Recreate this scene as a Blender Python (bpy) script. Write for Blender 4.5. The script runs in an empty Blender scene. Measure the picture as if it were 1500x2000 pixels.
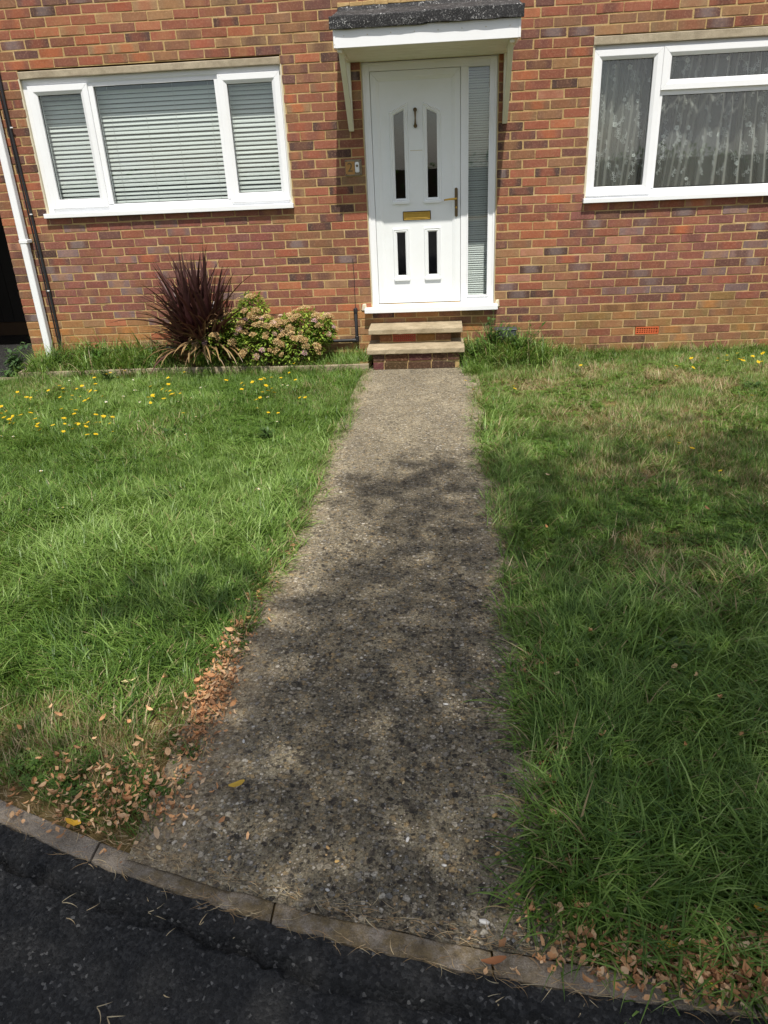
import bpy, bmesh, math, random
import numpy as np
from mathutils import Vector, Matrix, Euler

rng = np.random.default_rng(7)
random.seed(7)
scene = bpy.context.scene
COL = scene.collection
R = math.radians

# ------------------------------------------------------------------ camera
F_PX, W_PX, H_PX = 1455.6, 1500.0, 2000.0
CAM = np.array([0.1177, -7.354, 1.7466])
YAW, PITCH, ROLL = -0.0891, 0.4349, -0.0473


def cam_axes():
    cy, sy = math.cos(YAW), math.sin(YAW)
    cp, sp = math.cos(PITCH), math.sin(PITCH)
    f = np.array([sy * cp, cy * cp, -sp])
    r = np.array([cy, -sy, 0.0])
    u = np.cross(r, f)
    c, s = math.cos(ROLL), math.sin(ROLL)
    return c * r + s * u, -s * r + c * u, f


AX_R, AX_U, AX_F = cam_axes()
cam_data = bpy.data.cameras.new("camera")
cam_data.sensor_fit = 'VERTICAL'
cam_data.sensor_height = 36.0
cam_data.lens = F_PX / H_PX * 36.0
cam_data.clip_start = 0.05
cam_data.clip_end = 500.0
cam = bpy.data.objects.new("camera", cam_data)
COL.objects.link(cam)
m = Matrix((( AX_R[0], AX_U[0], -AX_F[0], CAM[0]),
            ( AX_R[1], AX_U[1], -AX_F[1], CAM[1]),
            ( AX_R[2], AX_U[2], -AX_F[2], CAM[2]),
            (0, 0, 0, 1)))
cam.matrix_world = m
scene.camera = cam


def ground_at(px, py, z=0.0):
    """where a sight line meets the level z"""
    d = AX_R * (px - W_PX / 2) / F_PX - AX_U * (py - H_PX / 2) / F_PX + AX_F
    t = (z - CAM[2]) / d[2]
    return CAM + d * t


def project(P):
    q = np.asarray(P, float) - CAM
    x, y, z = q @ AX_R, q @ AX_U, q @ AX_F
    return W_PX / 2 + F_PX * x / z, H_PX / 2 - F_PX * y / z


# ------------------------------------------------------------------ light
SUN = np.array([0.11, -0.62, 1.235])
SUN /= np.linalg.norm(SUN)
world = bpy.data.worlds.new("World")
scene.world = world
world.use_nodes = True
wn = world.node_tree
bg = wn.nodes["Background"]
sky = wn.nodes.new("ShaderNodeTexSky")
sky.sky_type = 'NISHITA'
sky.sun_disc = False
sky.sun_elevation = math.asin(SUN[2])
sky.sun_rotation = math.atan2(SUN[0], SUN[1])
sky.altitude = 60
sky.air_density = 1.0
sky.dust_density = 1.6
sky.ozone_density = 1.0
# broken white cloud over the whole sky
wtc = wn.nodes.new("ShaderNodeTexCoord")
wno = wn.nodes.new("ShaderNodeTexNoise")
wno.inputs['Scale'].default_value = 2.6; wno.inputs['Detail'].default_value = 7; wno.inputs['Roughness'].default_value = 0.6
wmr = wn.nodes.new("ShaderNodeMapRange")
for _i, _v in enumerate((0.40, 0.60, 0.0, 1.0)):
    wmr.inputs[_i + 1].default_value = _v
wmx = wn.nodes.new("ShaderNodeMix"); wmx.data_type = 'RGBA'
wmx.inputs[7].default_value = (5.4, 5.4, 5.5, 1)
wn.links.new(wtc.outputs['Generated'], wno.inputs['Vector'])
wn.links.new(wno.outputs[0], wmr.inputs[0]); wn.links.new(wmr.outputs[0], wmx.inputs[0])
wn.links.new(sky.outputs[0], wmx.inputs[6]); wn.links.new(wmx.outputs[2], bg.inputs[0])
bg.inputs[1].default_value = 0.11
sun_data = bpy.data.lights.new("sun", 'SUN')
sun_data.energy = 4.0
sun_data.angle = R(0.53)
sun_data.color = (1.0, 0.955, 0.88)
sun = bpy.data.objects.new("sun", sun_data)
COL.objects.link(sun)
sun.rotation_euler = Vector(SUN).to_track_quat('Z', 'Y').to_euler()
scene.view_settings.view_transform = 'Standard'
scene.view_settings.look = 'None'
scene.view_settings.gamma = 1.0
scene.view_settings.use_curve_mapping = False
scene.view_settings.exposure = 0.5
scene.render.engine = 'CYCLES'
scene.cycles.max_bounces = 8
scene.cycles.transparent_max_bounces = 24
scene.cycles.caustics_reflective = False
scene.cycles.caustics_refractive = False


# ------------------------------------------------------------------ helpers
def lin(r, g, b, k=1.0):
    def c(v):
        v /= 255.0
        return v / 12.92 if v <= 0.04045 else ((v + 0.055) / 1.055) ** 2.4
    return (c(r) * k, c(g) * k, c(b) * k, 1.0)


class Mat:
    def __init__(self, name):
        self.m = bpy.data.materials.new(name)
        self.m.use_nodes = True
        self.nt = self.m.node_tree
        self.p = self.nt.nodes["Principled BSDF"]
        self.out = self.nt.nodes["Material Output"]

    def n(self, typ, **kw):
        nd = self.nt.nodes.new("ShaderNode" + typ)
        for k, v in kw.items():
            setattr(nd, k, v)
        return nd

    def l(self, a, b):
        self.nt.links.new(a, b)

    def setp(self, **kw):
        for k, v in kw.items():
            self.p.inputs[k.replace('_', ' ')].default_value = v
        return self

    def coord(self, kind='Object'):
        if kind == 'World':
            return self.n("NewGeometry").outputs['Position']
        return self.n("TexCoord").outputs[kind]

    def noise(self, scale, detail=4, rough=0.6, vec=None, dist=0.0, out=0):
        nd = self.n("TexNoise")
        nd.inputs['Scale'].default_value = scale
        nd.inputs['Detail'].default_value = detail
        nd.inputs['Roughness'].default_value = rough
        nd.inputs['Distortion'].default_value = dist
        if vec is not None:
            self.l(vec, nd.inputs['Vector'])
        return nd.outputs[out]

    def voro(self, scale, vec=None, feature='F1', out='Distance', rand=1.0):
        nd = self.n("TexVoronoi", feature=feature)
        nd.inputs['Scale'].default_value = scale
        nd.inputs['Randomness'].default_value = rand
        if vec is not None:
            self.l(vec, nd.inputs['Vector'])
        return nd.outputs[out]

    def ramp(self, fac, stops, interp='LINEAR'):
        nd = self.n("ValToRGB")
        nd.color_ramp.interpolation = interp
        el = nd.color_ramp.elements
        while len(el) < len(stops):
            el.new(0.5)
        for e, (p, c) in zip(el, stops):
            e.position = p
            e.color = c if len(c) == 4 else (*c, 1.0)
        self.l(fac, nd.inputs[0])
        return nd.outputs[0]

    def mix(self, fac, a, b, mode='MIX'):
        nd = self.n("Mix", data_type='RGBA', blend_type=mode)
        for s, v in ((nd.inputs[0], fac), (nd.inputs[6], a), (nd.inputs[7], b)):
            if hasattr(v, 'links'):
                self.l(v, s)
            else:
                s.default_value = v
        return nd.outputs[2]

    def math(self, op, a, b=0.0, c=0.0, clamp=False):
        nd = self.n("Math", operation=op, use_clamp=clamp)
        for s, v in zip(nd.inputs, (a, b, c)):
            if hasattr(v, 'links'):
                self.l(v, s)
            else:
                s.default_value = v
        return nd.outputs[0]

    def rng(self, v, a, b, c=0.0, d=1.0, smooth=False):
        nd = self.n("MapRange")
        if smooth:
            nd.interpolation_type = 'SMOOTHSTEP'
        self.l(v, nd.inputs[0])
        for i, x in enumerate((a, b, c, d)):
            nd.inputs[i + 1].default_value = x
        return nd.outputs[0]

    def attr(self, name, out='Color', typ='GEOMETRY'):
        nd = self.n("Attribute", attribute_type=typ, attribute_name=name)
        return nd.outputs[out]

    def sep(self, v):
        nd = self.n("SeparateXYZ")
        self.l(v, nd.inputs[0])
        return nd.outputs

    def bump(self, h, strength=0.3, dist=0.01):
        nd = self.n("Bump")
        nd.inputs['Strength'].default_value = strength
        nd.inputs['Distance'].default_value = dist
        self.l(h, nd.inputs['Height'])
        self.l(nd.outputs[0], self.p.inputs['Normal'])
        return nd.outputs[0]

    def base(self, c):
        if hasattr(c, 'links'):
            self.l(c, self.p.inputs['Base Color'])
        else:
            self.p.inputs['Base Color'].default_value = c
        return self

    def leafy(self, col, trans=0.35, rough=0.5, tint=(1.0, 1.0, 0.6, 1)):
        """thin leaf: surface plus light let through"""
        self.base(col)
        self.setp(Roughness=rough, Specular_IOR_Level=0.3)
        t = self.n("BsdfTranslucent")
        tc = self.mix(1.0, col, tint, 'MULTIPLY')
        self.l(tc, t.inputs[0])
        ms = self.n("MixShader")
        ms.inputs[0].default_value = trans
        self.l(self.p.outputs[0], ms.inputs[1])
        self.l(t.outputs[0], ms.inputs[2])
        self.l(ms.outputs[0], self.out.inputs[0])
        return self


def tag(o, label=None, cat=None, group=None, kind=None):
    if label: o["label"] = label
    if cat: o["category"] = cat
    if group: o["group"] = group
    if kind: o["kind"] = kind
    return o


def link(o, parent=None):
    COL.objects.link(o)
    if parent is not None:
        o.parent = parent
    return o


def empty(name, loc=(0, 0, 0), parent=None):
    o = bpy.data.objects.new(name, None)
    o.empty_display_size = 0.1
    o.location = loc
    return link(o, parent)


def mesh_data(name, v, f, smooth=False, attrs=None):
    me = bpy.data.meshes.new(name)
    me.from_pydata([tuple(map(float, p)) for p in v], [], [tuple(map(int, q)) for q in f])
    if smooth:
        me.polygons.foreach_set("use_smooth", [True] * len(me.polygons))
    for nm, (typ, data) in (attrs or {}).items():
        a = me.attributes.new(nm, typ, 'POINT')
        key = {'FLOAT': 'value', 'FLOAT_VECTOR': 'vector', 'FLOAT_COLOR': 'color', 'INT': 'value'}[typ]
        a.data.foreach_set(key, np.asarray(data, dtype=np.int32 if typ == 'INT' else np.float32).ravel())
    me.update()
    return me


def obj(name, me, mat=None, parent=None, loc=None):
    if mat is not None and not me.materials:
        me.materials.append(mat.m if isinstance(mat, Mat) else mat)
    o = bpy.data.objects.new(name, me)
    if loc is not None:
        o.location = loc
    return link(o, parent)


class MB:
    """collects simple shapes and links them as one mesh object"""
    def __init__(self):
        self.v, self.f = [], []

    def add(self, v, f):
        n = len(self.v)
        self.v += [tuple(p) for p in v]
        self.f += [tuple(i + n for i in q) for q in f]
        return self

    def box(self, x0, x1, y0, y1, z0, z1):
        v = [(x, y, z) for z in (z0, z1) for y in (y0, y1) for x in (x0, x1)]
        return self.add(v, [(0, 2, 3, 1), (4, 5, 7, 6), (0, 1, 5, 4), (2, 6, 7, 3), (0, 4, 6, 2), (1, 3, 7, 5)])

    def prism(self, pts, y0, y1):
        """outline in x,z pushed from y0 to y1"""
        n = len(pts)
        v = [(x, y0, z) for x, z in pts] + [(x, y1, z) for x, z in pts]
        f = [tuple(range(n)), tuple(range(2 * n - 1, n - 1, -1))]
        f += [(i, i + n, (i + 1) % n + n, (i + 1) % n) for i in range(n)]
        return self.add(v, f)

    def ring(self, x0, x1, z0, z1, w, y0, y1, slope=0.0, gap=0.0004):
        """mitred rectangular frame; the inner edge of its face is set back by slope"""
        o = [(x0, z0), (x1, z0), (x1, z1), (x0, z1)]
        i = [(x0 + w, z0 + w), (x1 - w, z0 + w), (x1 - w, z1 - w), (x0 + w, z1 - w)]
        for k in range(4):
            a, b = o[k], o[(k + 1) % 4]
            c, d = i[(k + 1) % 4], i[k]
            dx, dz = np.sign(b[0] - a[0]) * gap, np.sign(b[1] - a[1]) * gap
            a = (a[0] + dx, a[1] + dz); d = (d[0] + dx, d[1] + dz)
            b = (b[0] - dx, b[1] - dz); c = (c[0] - dx, c[1] - dz)
            if slope:
                s = 0.62
                e = (b[0] + (c[0] - b[0]) * s, b[1] + (c[1] - b[1]) * s)
                g = (a[0] + (d[0] - a[0]) * s, a[1] + (d[1] - a[1]) * s)
                v = [(*[a[0], y0, a[1]],), (b[0], y0, b[1]), (e[0], y0, e[1]), (g[0], y0, g[1]),
                     (c[0], y0 + slope, c[1]), (d[0], y0 + slope, d[1]),
                     (a[0], y1, a[1]), (b[0], y1, b[1]), (c[0], y1, c[1]), (d[0], y1, d[1])]
                self.add(v, [(0, 1, 2, 3), (3, 2, 4, 5), (5, 4, 8, 9), (0, 6, 7, 1), (1, 7, 8, 4, 2), (0, 3, 5, 9, 6), (6, 9, 8, 7)])
            else:
                self.prism([a, b, c, d], y0, y1)
        return self

    def tube(self, pts, r, n=10, cap=True):
        pts = [np.array(p, float) for p in pts]
        rr = r if hasattr(r, '__len__') else [r] * len(pts)
        base = len(self.v)
        prev = None
        for k, p in enumerate(pts):
            t = pts[min(k + 1, len(pts) - 1)] - pts[max(k - 1, 0)]
            t /= np.linalg.norm(t) + 1e-9
            up = prev if prev is not None else (np.array([0, 0, 1.0]) if abs(t[2]) < 0.9 else np.array([1.0, 0, 0]))
            a = np.cross(up, t); a /= np.linalg.norm(a) + 1e-9
            b = np.cross(t, a); prev = b
            for j in range(n):
                an = 2 * math.pi * j / n
                self.v.append(tuple(p + rr[k] * (math.cos(an) * a + math.sin(an) * b)))
        for k in range(len(pts) - 1):
            for j in range(n):
                j2 = (j + 1) % n
                self.f.append((base + k * n + j, base + k * n + j2, base + (k + 1) * n + j2, base + (k + 1) * n + j))
        if cap:
            self.f.append(tuple(base + j for j in range(n))[::-1])
            self.f.append(tuple(base + (len(pts) - 1) * n + j for j in range(n)))
        return self

    def build(self, name, mat, parent=None, bevel=0.0, smooth=False, seg=1):
        me = bpy.data.meshes.new(name)
        me.from_pydata(self.v, [], self.f)
        bm = bmesh.new(); bm.from_mesh(me)
        bmesh.ops.recalc_face_normals(bm, faces=bm.faces)
        if bevel:
            bmesh.ops.bevel(bm, geom=list(bm.edges), offset=bevel, segments=seg, affect='EDGES', clamp_overlap=True)
        bm.to_mesh(me); bm.free()
        if smooth:
            me.polygons.foreach_set("use_smooth", [True] * len(me.polygons))
        return obj(name, me, mat, parent)


def vnoise(x, y, scale, seed=0):
    """smooth value noise, 0..1"""
    x = np.asarray(x, float) * scale + 1000.5; y = np.asarray(y, float) * scale + 1000.5
    xi, yi = np.floor(x).astype(np.int64), np.floor(y).astype(np.int64)
    fx, fy = x - xi, y - yi
    fx = fx * fx * (3 - 2 * fx); fy = fy * fy * (3 - 2 * fy)

    def h(a, b):
        n = (a * 374761393 + b * 668265263 + seed * 982451653) & 0x7fffffff
        n = ((n ^ (n >> 13)) * 1274126177) & 0x7fffffff
        return ((n ^ (n >> 16)) & 0xffff) / 65535.0
    return (h(xi, yi) * (1 - fx) + h(xi + 1, yi) * fx) * (1 - fy) + (h(xi, yi + 1) * (1 - fx) + h(xi + 1, yi + 1) * fx) * fy


def fbm(x, y, scale, seed=0):
    return 0.55 * vnoise(x, y, scale, seed) + 0.3 * vnoise(x, y, scale * 2.1, seed + 1) + 0.15 * vnoise(x, y, scale * 4.3, seed + 2)


# ------------------------------------------------------------------ materials
def mat_brick():
    M = Mat("fired brick")
    pos = M.coord('World')
    a, b = M.attr("ca"), M.attr("cb")
    u = M.sep(M.attr("uvr", 'Vector'))
    off = M.n("VectorMath", operation='MULTIPLY_ADD')
    M.l(M.attr("uvr", 'Vector'), off.inputs[0]); off.inputs[1].default_value = (0, 0, 31.0); M.l(pos, off.inputs[2])
    v = off.outputs[0]
    # kiss mark: a second firing colour that covers part of the brick's length
    n = M.noise(9, 3, 0.6, v)
    k = M.math('ADD', u[0], M.math('MULTIPLY', M.math('SUBTRACT', n, 0.5), 0.5))
    msk = M.rng(M.math('ABSOLUTE', M.math('SUBTRACT', k, 0.5)), 0.12, 0.42, 1, 0, True)
    c = M.mix(msk, a, b)
    grime = M.noise(1.1, 5, 0.7, pos)
    c = M.mix(M.rng(grime, .42, .66, 0, .7), c, M.mix(1, c, (.66, .66, .63, 1), 'MULTIPLY'))
    blot = M.noise(28, 5, 0.65, v)
    c = M.mix(M.rng(blot, 0.35, 0.7, 0.0, 0.55), c, M.mix(1.0, c, (0.66, 0.64, 0.63, 1), 'MULTIPLY'))
    pale = M.noise(60, 4, 0.7, v)
    c = M.mix(M.rng(pale, 0.5, 0.72, 0, 0.6), c, M.mix(0.55, c, lin(196, 158, 126)))
    grit = M.noise(230, 3, 0.75, v)
    c = M.mix(M.rng(grit, 0.42, 0.68, 0.0, 0.6), c, M.mix(1.0, c, (0.58, 0.56, 0.55, 1), 'MULTIPLY'))
    M.base(c).setp(Roughness=0.85, Specular_IOR_Level=0.25)
    wire = M.n("VectorMath", operation='MULTIPLY'); M.l(v, wire.inputs[0]); wire.inputs[1].default_value = (5, 1, 0.7)
    h = M.math('ADD', M.math('MULTIPLY', M.noise(90, 5, 0.7, wire.outputs[0]), 0.7), M.math('MULTIPLY', M.noise(35, 4, 0.6, v), 0.6))
    M.bump(h, 0.55, 0.004)
    return M


def mat_mortar():
    M = Mat("sand mortar")
    v = M.coord('World')
    z = M.sep(v)[2]
    c = M.ramp(M.noise(6, 5, 0.65, v), [(0.3, lin(158, 130, 88)), (0.55, lin(190, 162, 114)), (0.75, lin(206, 182, 142))])
    c = M.mix(M.rng(M.noise(220, 3, 0.7, v), 0.35, 0.7, 0, 0.5), c, M.mix(1, c, (0.6, 0.55, 0.5, 1), 'MULTIPLY'))
    M.base(c).setp(Roughness=0.95, Specular_IOR_Level=0.15)
    M.bump(M.math('ADD', M.noise(160, 4, 0.7, v), M.noise(24, 3, 0.6, v)), 0.8, 0.006)
    return M


def mat_plastic(name, col, rough=0.32, dirt=0.06):
    M = Mat(name)
    v = M.coord('World')
    c = M.mix(M.rng(M.noise(3.5, 5, 0.7, v), 0.45, 0.75, 0, dirt * 4), col, M.mix(1, col, (0.84, 0.82, 0.76, 1), 'MULTIPLY'))
    M.base(c).setp(Roughness=rough, Specular_IOR_Level=0.45)
    M.l(M.rng(M.noise(18, 3, 0.6, v), 0.2, 0.8, rough - 0.06, rough + 0.1), M.p.inputs['Roughness'])
    M.bump(M.noise(5, 2, 0.5, v), 0.05, 0.01)
    return M


def mat_glass(name="window glass", tint=(0.945, 0.965, 0.955, 1)):
    M = Mat(name)
    tr = M.n("BsdfTransparent"); tr.inputs[0].default_value = tint
    gl = M.n("BsdfGlossy"); gl.inputs['Roughness'].default_value = 0.012
    ge = M.n("NewGeometry"); dt = M.n("VectorMath", operation='DOT_PRODUCT')
    M.l(ge.outputs['Incoming'], dt.inputs[0]); M.l(ge.outputs['Normal'], dt.inputs[1])
    om = M.math('SUBTRACT', 1.0, M.math('ABSOLUTE', dt.outputs['Value']))
    fres = M.math('MULTIPLY_ADD', M.math('POWER', om, 5.0), 0.92, 0.075)
    nz = M.n("Bump"); nz.inputs['Strength'].default_value = 0.02; nz.inputs['Distance'].default_value = 0.02
    M.l(M.noise(1.8, 2, 0.5, M.coord('World')), nz.inputs['Height']); M.l(nz.outputs[0], gl.inputs['Normal'])
    ms = M.n("MixShader")
    M.l(fres, ms.inputs[0])
    M.l(tr.outputs[0], ms.inputs[1]); M.l(gl.outputs[0], ms.inputs[2])
    M.l(ms.outputs[0], M.out.inputs[0])
    return M


def mat_simple(name, col, rough=0.6, metal=0.0, nscale=40, namt=0.35, bump=0.2, bscale=120, spec=0.4, bdist=0.003):
    M = Mat(name)
    v = M.coord('World')
    dark = tuple(x * 0.55 for x in col[:3]) + (1,)
    c = M.mix(M.rng(M.noise(nscale, 5, 0.65, v), 0.35, 0.75, 0, namt), col, dark)
    M.base(c).setp(Roughness=rough, Metallic=metal, Specular_IOR_Level=spec)
    if bump:
        M.bump(M.noise(bscale, 4, 0.7, v), bump, bdist)
    return M


def mat_concrete(name, c0, c1, lich=0.3):
    M = Mat(name)
    v = M.coord('World')
    c = M.ramp(M.noise(7, 6, 0.7, v), [(0.3, c0), (0.7, c1)])
    sp = M.noise(240, 3, .8, v)
    c = M.mix(M.rng(sp, .35, .62, .55, 0), c, M.mix(1, c, (.5, .48, .46, 1), 'MULTIPLY'))
    c = M.mix(M.rng(sp, .58, .75, 0, .4), c, lin(206, 192, 168))
    c = M.mix(M.rng(M.noise(16, 5, 0.75, v), 0.5, 0.68, 0, lich), c, lin(84, 78, 62))
    c = M.mix(M.rng(M.noise(5, 5, 0.75, v), 0.5, 0.66, 0, lich), c, lin(112, 98, 70))
    M.base(c).setp(Roughness=0.92, Specular_IOR_Level=0.2)
    M.bump(M.math('ADD', M.noise(140, 4, 0.75, v), M.noise(18, 3, 0.6, v)), 0.5, 0.005)
    return M


def mat_path():
    M = Mat("exposed aggregate concrete")
    v = M.coord('World')
    s = M.sep(v)

    def warp(amount, scale):
        nz = M.n("TexNoise"); nz.inputs['Scale'].default_value = scale; nz.inputs['Detail'].default_value = 3; M.l(v, nz.inputs['Vector'])
        sc = M.n("VectorMath", operation='SCALE'); M.l(nz.outputs['Color'], sc.inputs[0]); sc.inputs['Scale'].default_value = amount
        ad = M.n("VectorMath", operation='ADD'); M.l(v, ad.inputs[0]); M.l(sc.outputs[0], ad.inputs[1])
        return ad.outputs[0]

    def cells(scale, vec):
        d = M.n("TexVoronoi"); d.inputs['Scale'].default_value = scale; M.l(vec, d.inputs['Vector'])
        return d.outputs['Distance'], M.sep(d.outputs['Color'])
    w1, w2, w3 = warp(.010, 90), warp(.022, 45), warp(.06, 20)
    big = M.noise(2.4, 6, 0.65, v, 0.4)
    c = M.ramp(big, [(0.28, lin(134, 126, 108)), (0.5, lin(170, 160, 136)), (0.72, lin(202, 190, 160))])
    # graded stones set into the cement, three sizes
    hts = []
    for sc, vec, cover, edge in ((150, w1, 0.10, .36), (82, w1, 0.25, .40), (46, w2, 0.52, .38)):
        d, r = cells(sc, vec)
        st = M.ramp(r[0], [(0.0, lin(50, 46, 43)), (0.2, lin(96, 88, 78)), (0.42, lin(156, 144, 122)), (0.58, lin(182, 156, 112)), (0.7, lin(142, 140, 136)), (0.88, lin(190, 176, 150)), (1.0, lin(226, 218, 202))])
        f = M.math('MULTIPLY', M.rng(d, edge, edge + .14, 1, 0), M.rng(r[1], cover, cover + .03, 0, 1))
        c = M.mix(M.math('MULTIPLY', f, M.rng(s[1], -4.4, -1.6, .90, .50)), c, st)
        c = M.mix(M.math('MULTIPLY', M.rng(d, edge, edge + .10, 0, 1), M.rng(r[1], cover, cover + .03, 0, .45)), c, M.mix(1, c, (.52, .50, .47, 1), 'MULTIPLY'))
        hts.append(f)
    sp = M.noise(120, 4, 0.85, v)
    c = M.mix(M.rng(sp, 0.37, 0.54, 0.80, 0.0), c, M.mix(1, c, (0.22, 0.21, 0.20, 1), 'MULTIPLY'))
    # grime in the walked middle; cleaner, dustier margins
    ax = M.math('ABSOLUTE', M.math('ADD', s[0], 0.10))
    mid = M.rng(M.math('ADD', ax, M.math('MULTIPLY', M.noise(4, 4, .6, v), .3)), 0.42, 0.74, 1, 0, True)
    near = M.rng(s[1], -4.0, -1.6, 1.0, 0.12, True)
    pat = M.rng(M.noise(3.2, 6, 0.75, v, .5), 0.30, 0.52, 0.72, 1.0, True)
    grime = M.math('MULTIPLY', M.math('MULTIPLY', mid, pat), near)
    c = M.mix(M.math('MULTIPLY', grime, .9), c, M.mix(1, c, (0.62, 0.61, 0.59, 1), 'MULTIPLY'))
    c = M.mix(M.math('MULTIPLY', M.rng(mid, 0.0, 0.6, 0.32, 0.0), M.rng(M.noise(30, 4, .7, v), .35, .6, .3, 1)), c, lin(172, 150, 116))
    # black lichen blots in two sizes
    for sc, cov, r0, r1, amt in ((14, .36, .12, .30, .95), (30, .48, .18, .38, .9)):
        d, r = cells(sc, w3)
        bl = M.math('MULTIPLY', M.rng(d, r0, r1, 1, 0), M.rng(r[0], cov, cov + .04, 0, 1))
        bl = M.math('MULTIPLY', bl, M.rng(M.noise(170, 3, 0.75, v), 0.38, 0.56, 0.15, 1))
        bl = M.math('MULTIPLY', bl, M.math('MULTIPLY', M.rng(mid, 0.1, 0.7, 0.1, 1), near))
        c = M.mix(M.math('MULTIPLY', bl, amt), c, lin(38, 36, 35))
    M.base(c).setp(Roughness=0.9, Specular_IOR_Level=0.25)
    h = M.math('ADD', M.math('MULTIPLY', hts[1], 0.5), M.math('MULTIPLY', hts[2], .9))
    h = M.math('ADD', h, M.math('MULTIPLY', sp, 1.4))
    M.bump(h, 0.9, 0.005)
    return M


def mat_asphalt():
    M = Mat("new tarmac")
    v = M.coord('World')
    d = M.n("TexVoronoi"); d.inputs['Scale'].default_value = 125; M.l(v, d.inputs['Vector'])
    r = M.sep(d.outputs['Color'])
    c = M.ramp(r[0], [(0.0, (0.006, 0.006, 0.006, 1)), (0.45, (0.014, 0.014, 0.0135, 1)), (0.8, (0.026, 0.0255, 0.025, 1)), (0.96, (0.040, 0.039, 0.037, 1)), (1.0, (0.15, 0.145, 0.135, 1))])
    c = M.mix(M.rng(M.noise(1.3, 5, 0.7, v), 0.48, 0.78, 0, 0.22), c, (0.050, 0.048, 0.045, 1))
    c = M.mix(M.rng(M.noise(22, 5, 0.8, v), 0.58, 0.75, 0, 0.35), c, (0.06, 0.055, 0.048, 1))
    M.base(c).setp(Roughness=0.78, Specular_IOR_Level=0.35)
    h = M.math('ADD', M.math('MULTIPLY', M.rng(d.outputs['Distance'], 0.0, 0.6, 1, 0), 0.6), M.math('MULTIPLY', M.noise(45, 5, 0.8, v), 1.6))
    M.bump(h, 1.0, 0.008)
    return M


def mat_soil():
    M = Mat("thatchy lawn soil")
    v = M.coord('World')
    c = M.ramp(M.noise(9, 6, 0.75, v), [(0.3, lin(74, 62, 40)), (0.5, lin(104, 92, 56)), (0.7, lin(150, 124, 84))])
    st = M.n("VectorMath", operation='MULTIPLY'); M.l(v, st.inputs[0]); st.inputs[1].default_value = (1, 6, 1)
    c = M.mix(M.rng(M.noise(120, 4, 0.8, st.outputs[0]), 0.4, 0.7, 0, 0.6), c, lin(176, 146, 100))
    M.base(c).setp(Roughness=1.0, Specular_IOR_Level=0.1)
    M.bump(M.noise(110, 5, 0.8, v), 1.0, 0.012)
    return M


def mat_grass():
    M = Mat("grass blades")
    g = M.sep(M.attr("gc", 'Vector', 'INSTANCER'))
    b = M.sep(M.attr("bt", 'Vector'))
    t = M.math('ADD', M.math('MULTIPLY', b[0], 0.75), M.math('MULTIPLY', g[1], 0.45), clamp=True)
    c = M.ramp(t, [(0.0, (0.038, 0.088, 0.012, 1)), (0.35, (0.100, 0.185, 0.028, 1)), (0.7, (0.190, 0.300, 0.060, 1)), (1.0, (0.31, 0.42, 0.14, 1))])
    straw = M.ramp(b[0], [(0.0, (0.20, 0.145, 0.07, 1)), (0.6, (0.40, 0.31, 0.165, 1)), (1.0, (0.52, 0.43, 0.26, 1))])
    dry = M.math('LESS_THAN', b[1], g[0])
    c = M.mix(dry, c, straw)
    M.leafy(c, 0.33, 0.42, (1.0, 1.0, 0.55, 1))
    return M


def mat_vcol(name, rough=0.5, trans=0.3, spec=0.3, tint=(1, 1, 0.6, 1), speck=0.25):
    M = Mat(name)
    c = M.attr("ca")
    v = M.coord('World')
    c = M.mix(M.rng(M.noise(90, 3, 0.6, v), 0.3, 0.75, 0, speck), c, M.mix(1, c, (0.6, 0.6, 0.6, 1), 'MULTIPLY'))
    if trans:
        M.leafy(c, trans, rough, tint)
    else:
        M.base(c).setp(Roughness=rough, Specular_IOR_Level=spec)
    return M


def mat_felt():
    M = Mat("mineral roofing felt")
    v = M.coord('World')
    c = M.ramp(M.voro(150, v, out='Color'), [(0.0, lin(14, 14, 15)), (0.5, lin(34, 34, 35)), (0.75, lin(110, 110, 110)), (1.0, lin(226, 224, 220))])
    big = M.noise(16, 5, 0.7, v)
    c = M.mix(M.rng(big, 0.48, 0.60, 0.85, 0.0), c, lin(22, 21, 23))
    M.base(c).setp(Roughness=0.8)
    M.bump(M.noise(180, 3, 0.7, v), 0.8, 0.005)
    return M


def mat_wood():
    M = Mat("weathered timber")
    v = M.coord('World')
    s = M.n("VectorMath", operation='MULTIPLY'); M.l(v, s.inputs[0]); s.inputs[1].default_value = (2.0, 40, 40)
    n = M.noise(3, 6, 0.7, s.outputs[0], 0.6)
    c = M.ramp(n, [(0.3, lin(96, 84, 68)), (0.5, lin(150, 136, 114)), (0.7, lin(186, 172, 148))])
    M.base(c).setp(Roughness=0.9, Specular_IOR_Level=0.15)
    M.bump(n, 0.6, 0.004)
    return M


def mat_net():
    M = Mat("net curtain voile")
    tr = M.n("BsdfTransparent")
    df = M.n("BsdfDiffuse"); df.inputs[0].default_value = (0.78, 0.77, 0.72, 1)
    tl = M.n("BsdfTranslucent"); tl.inputs[0].default_value = (0.65, 0.64, 0.6, 1)
    m1 = M.n("MixShader"); m1.inputs[0].default_value = 0.35
    M.l(df.outputs[0], m1.inputs[1]); M.l(tl.outputs[0], m1.inputs[2])
    lw = M.n("LayerWeight"); lw.inputs[0].default_value = 0.35
    m2 = M.n("MixShader")
    M.l(M.rng(lw.outputs['Facing'], 0.05, 0.85, 0.26, 0.92), m2.inputs[0])
    M.l(tr.outputs[0], m2.inputs[1]); M.l(m1.outputs[0], m2.inputs[2])
    M.l(m2.outputs[0], M.out.inputs[0])
    return M


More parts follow.
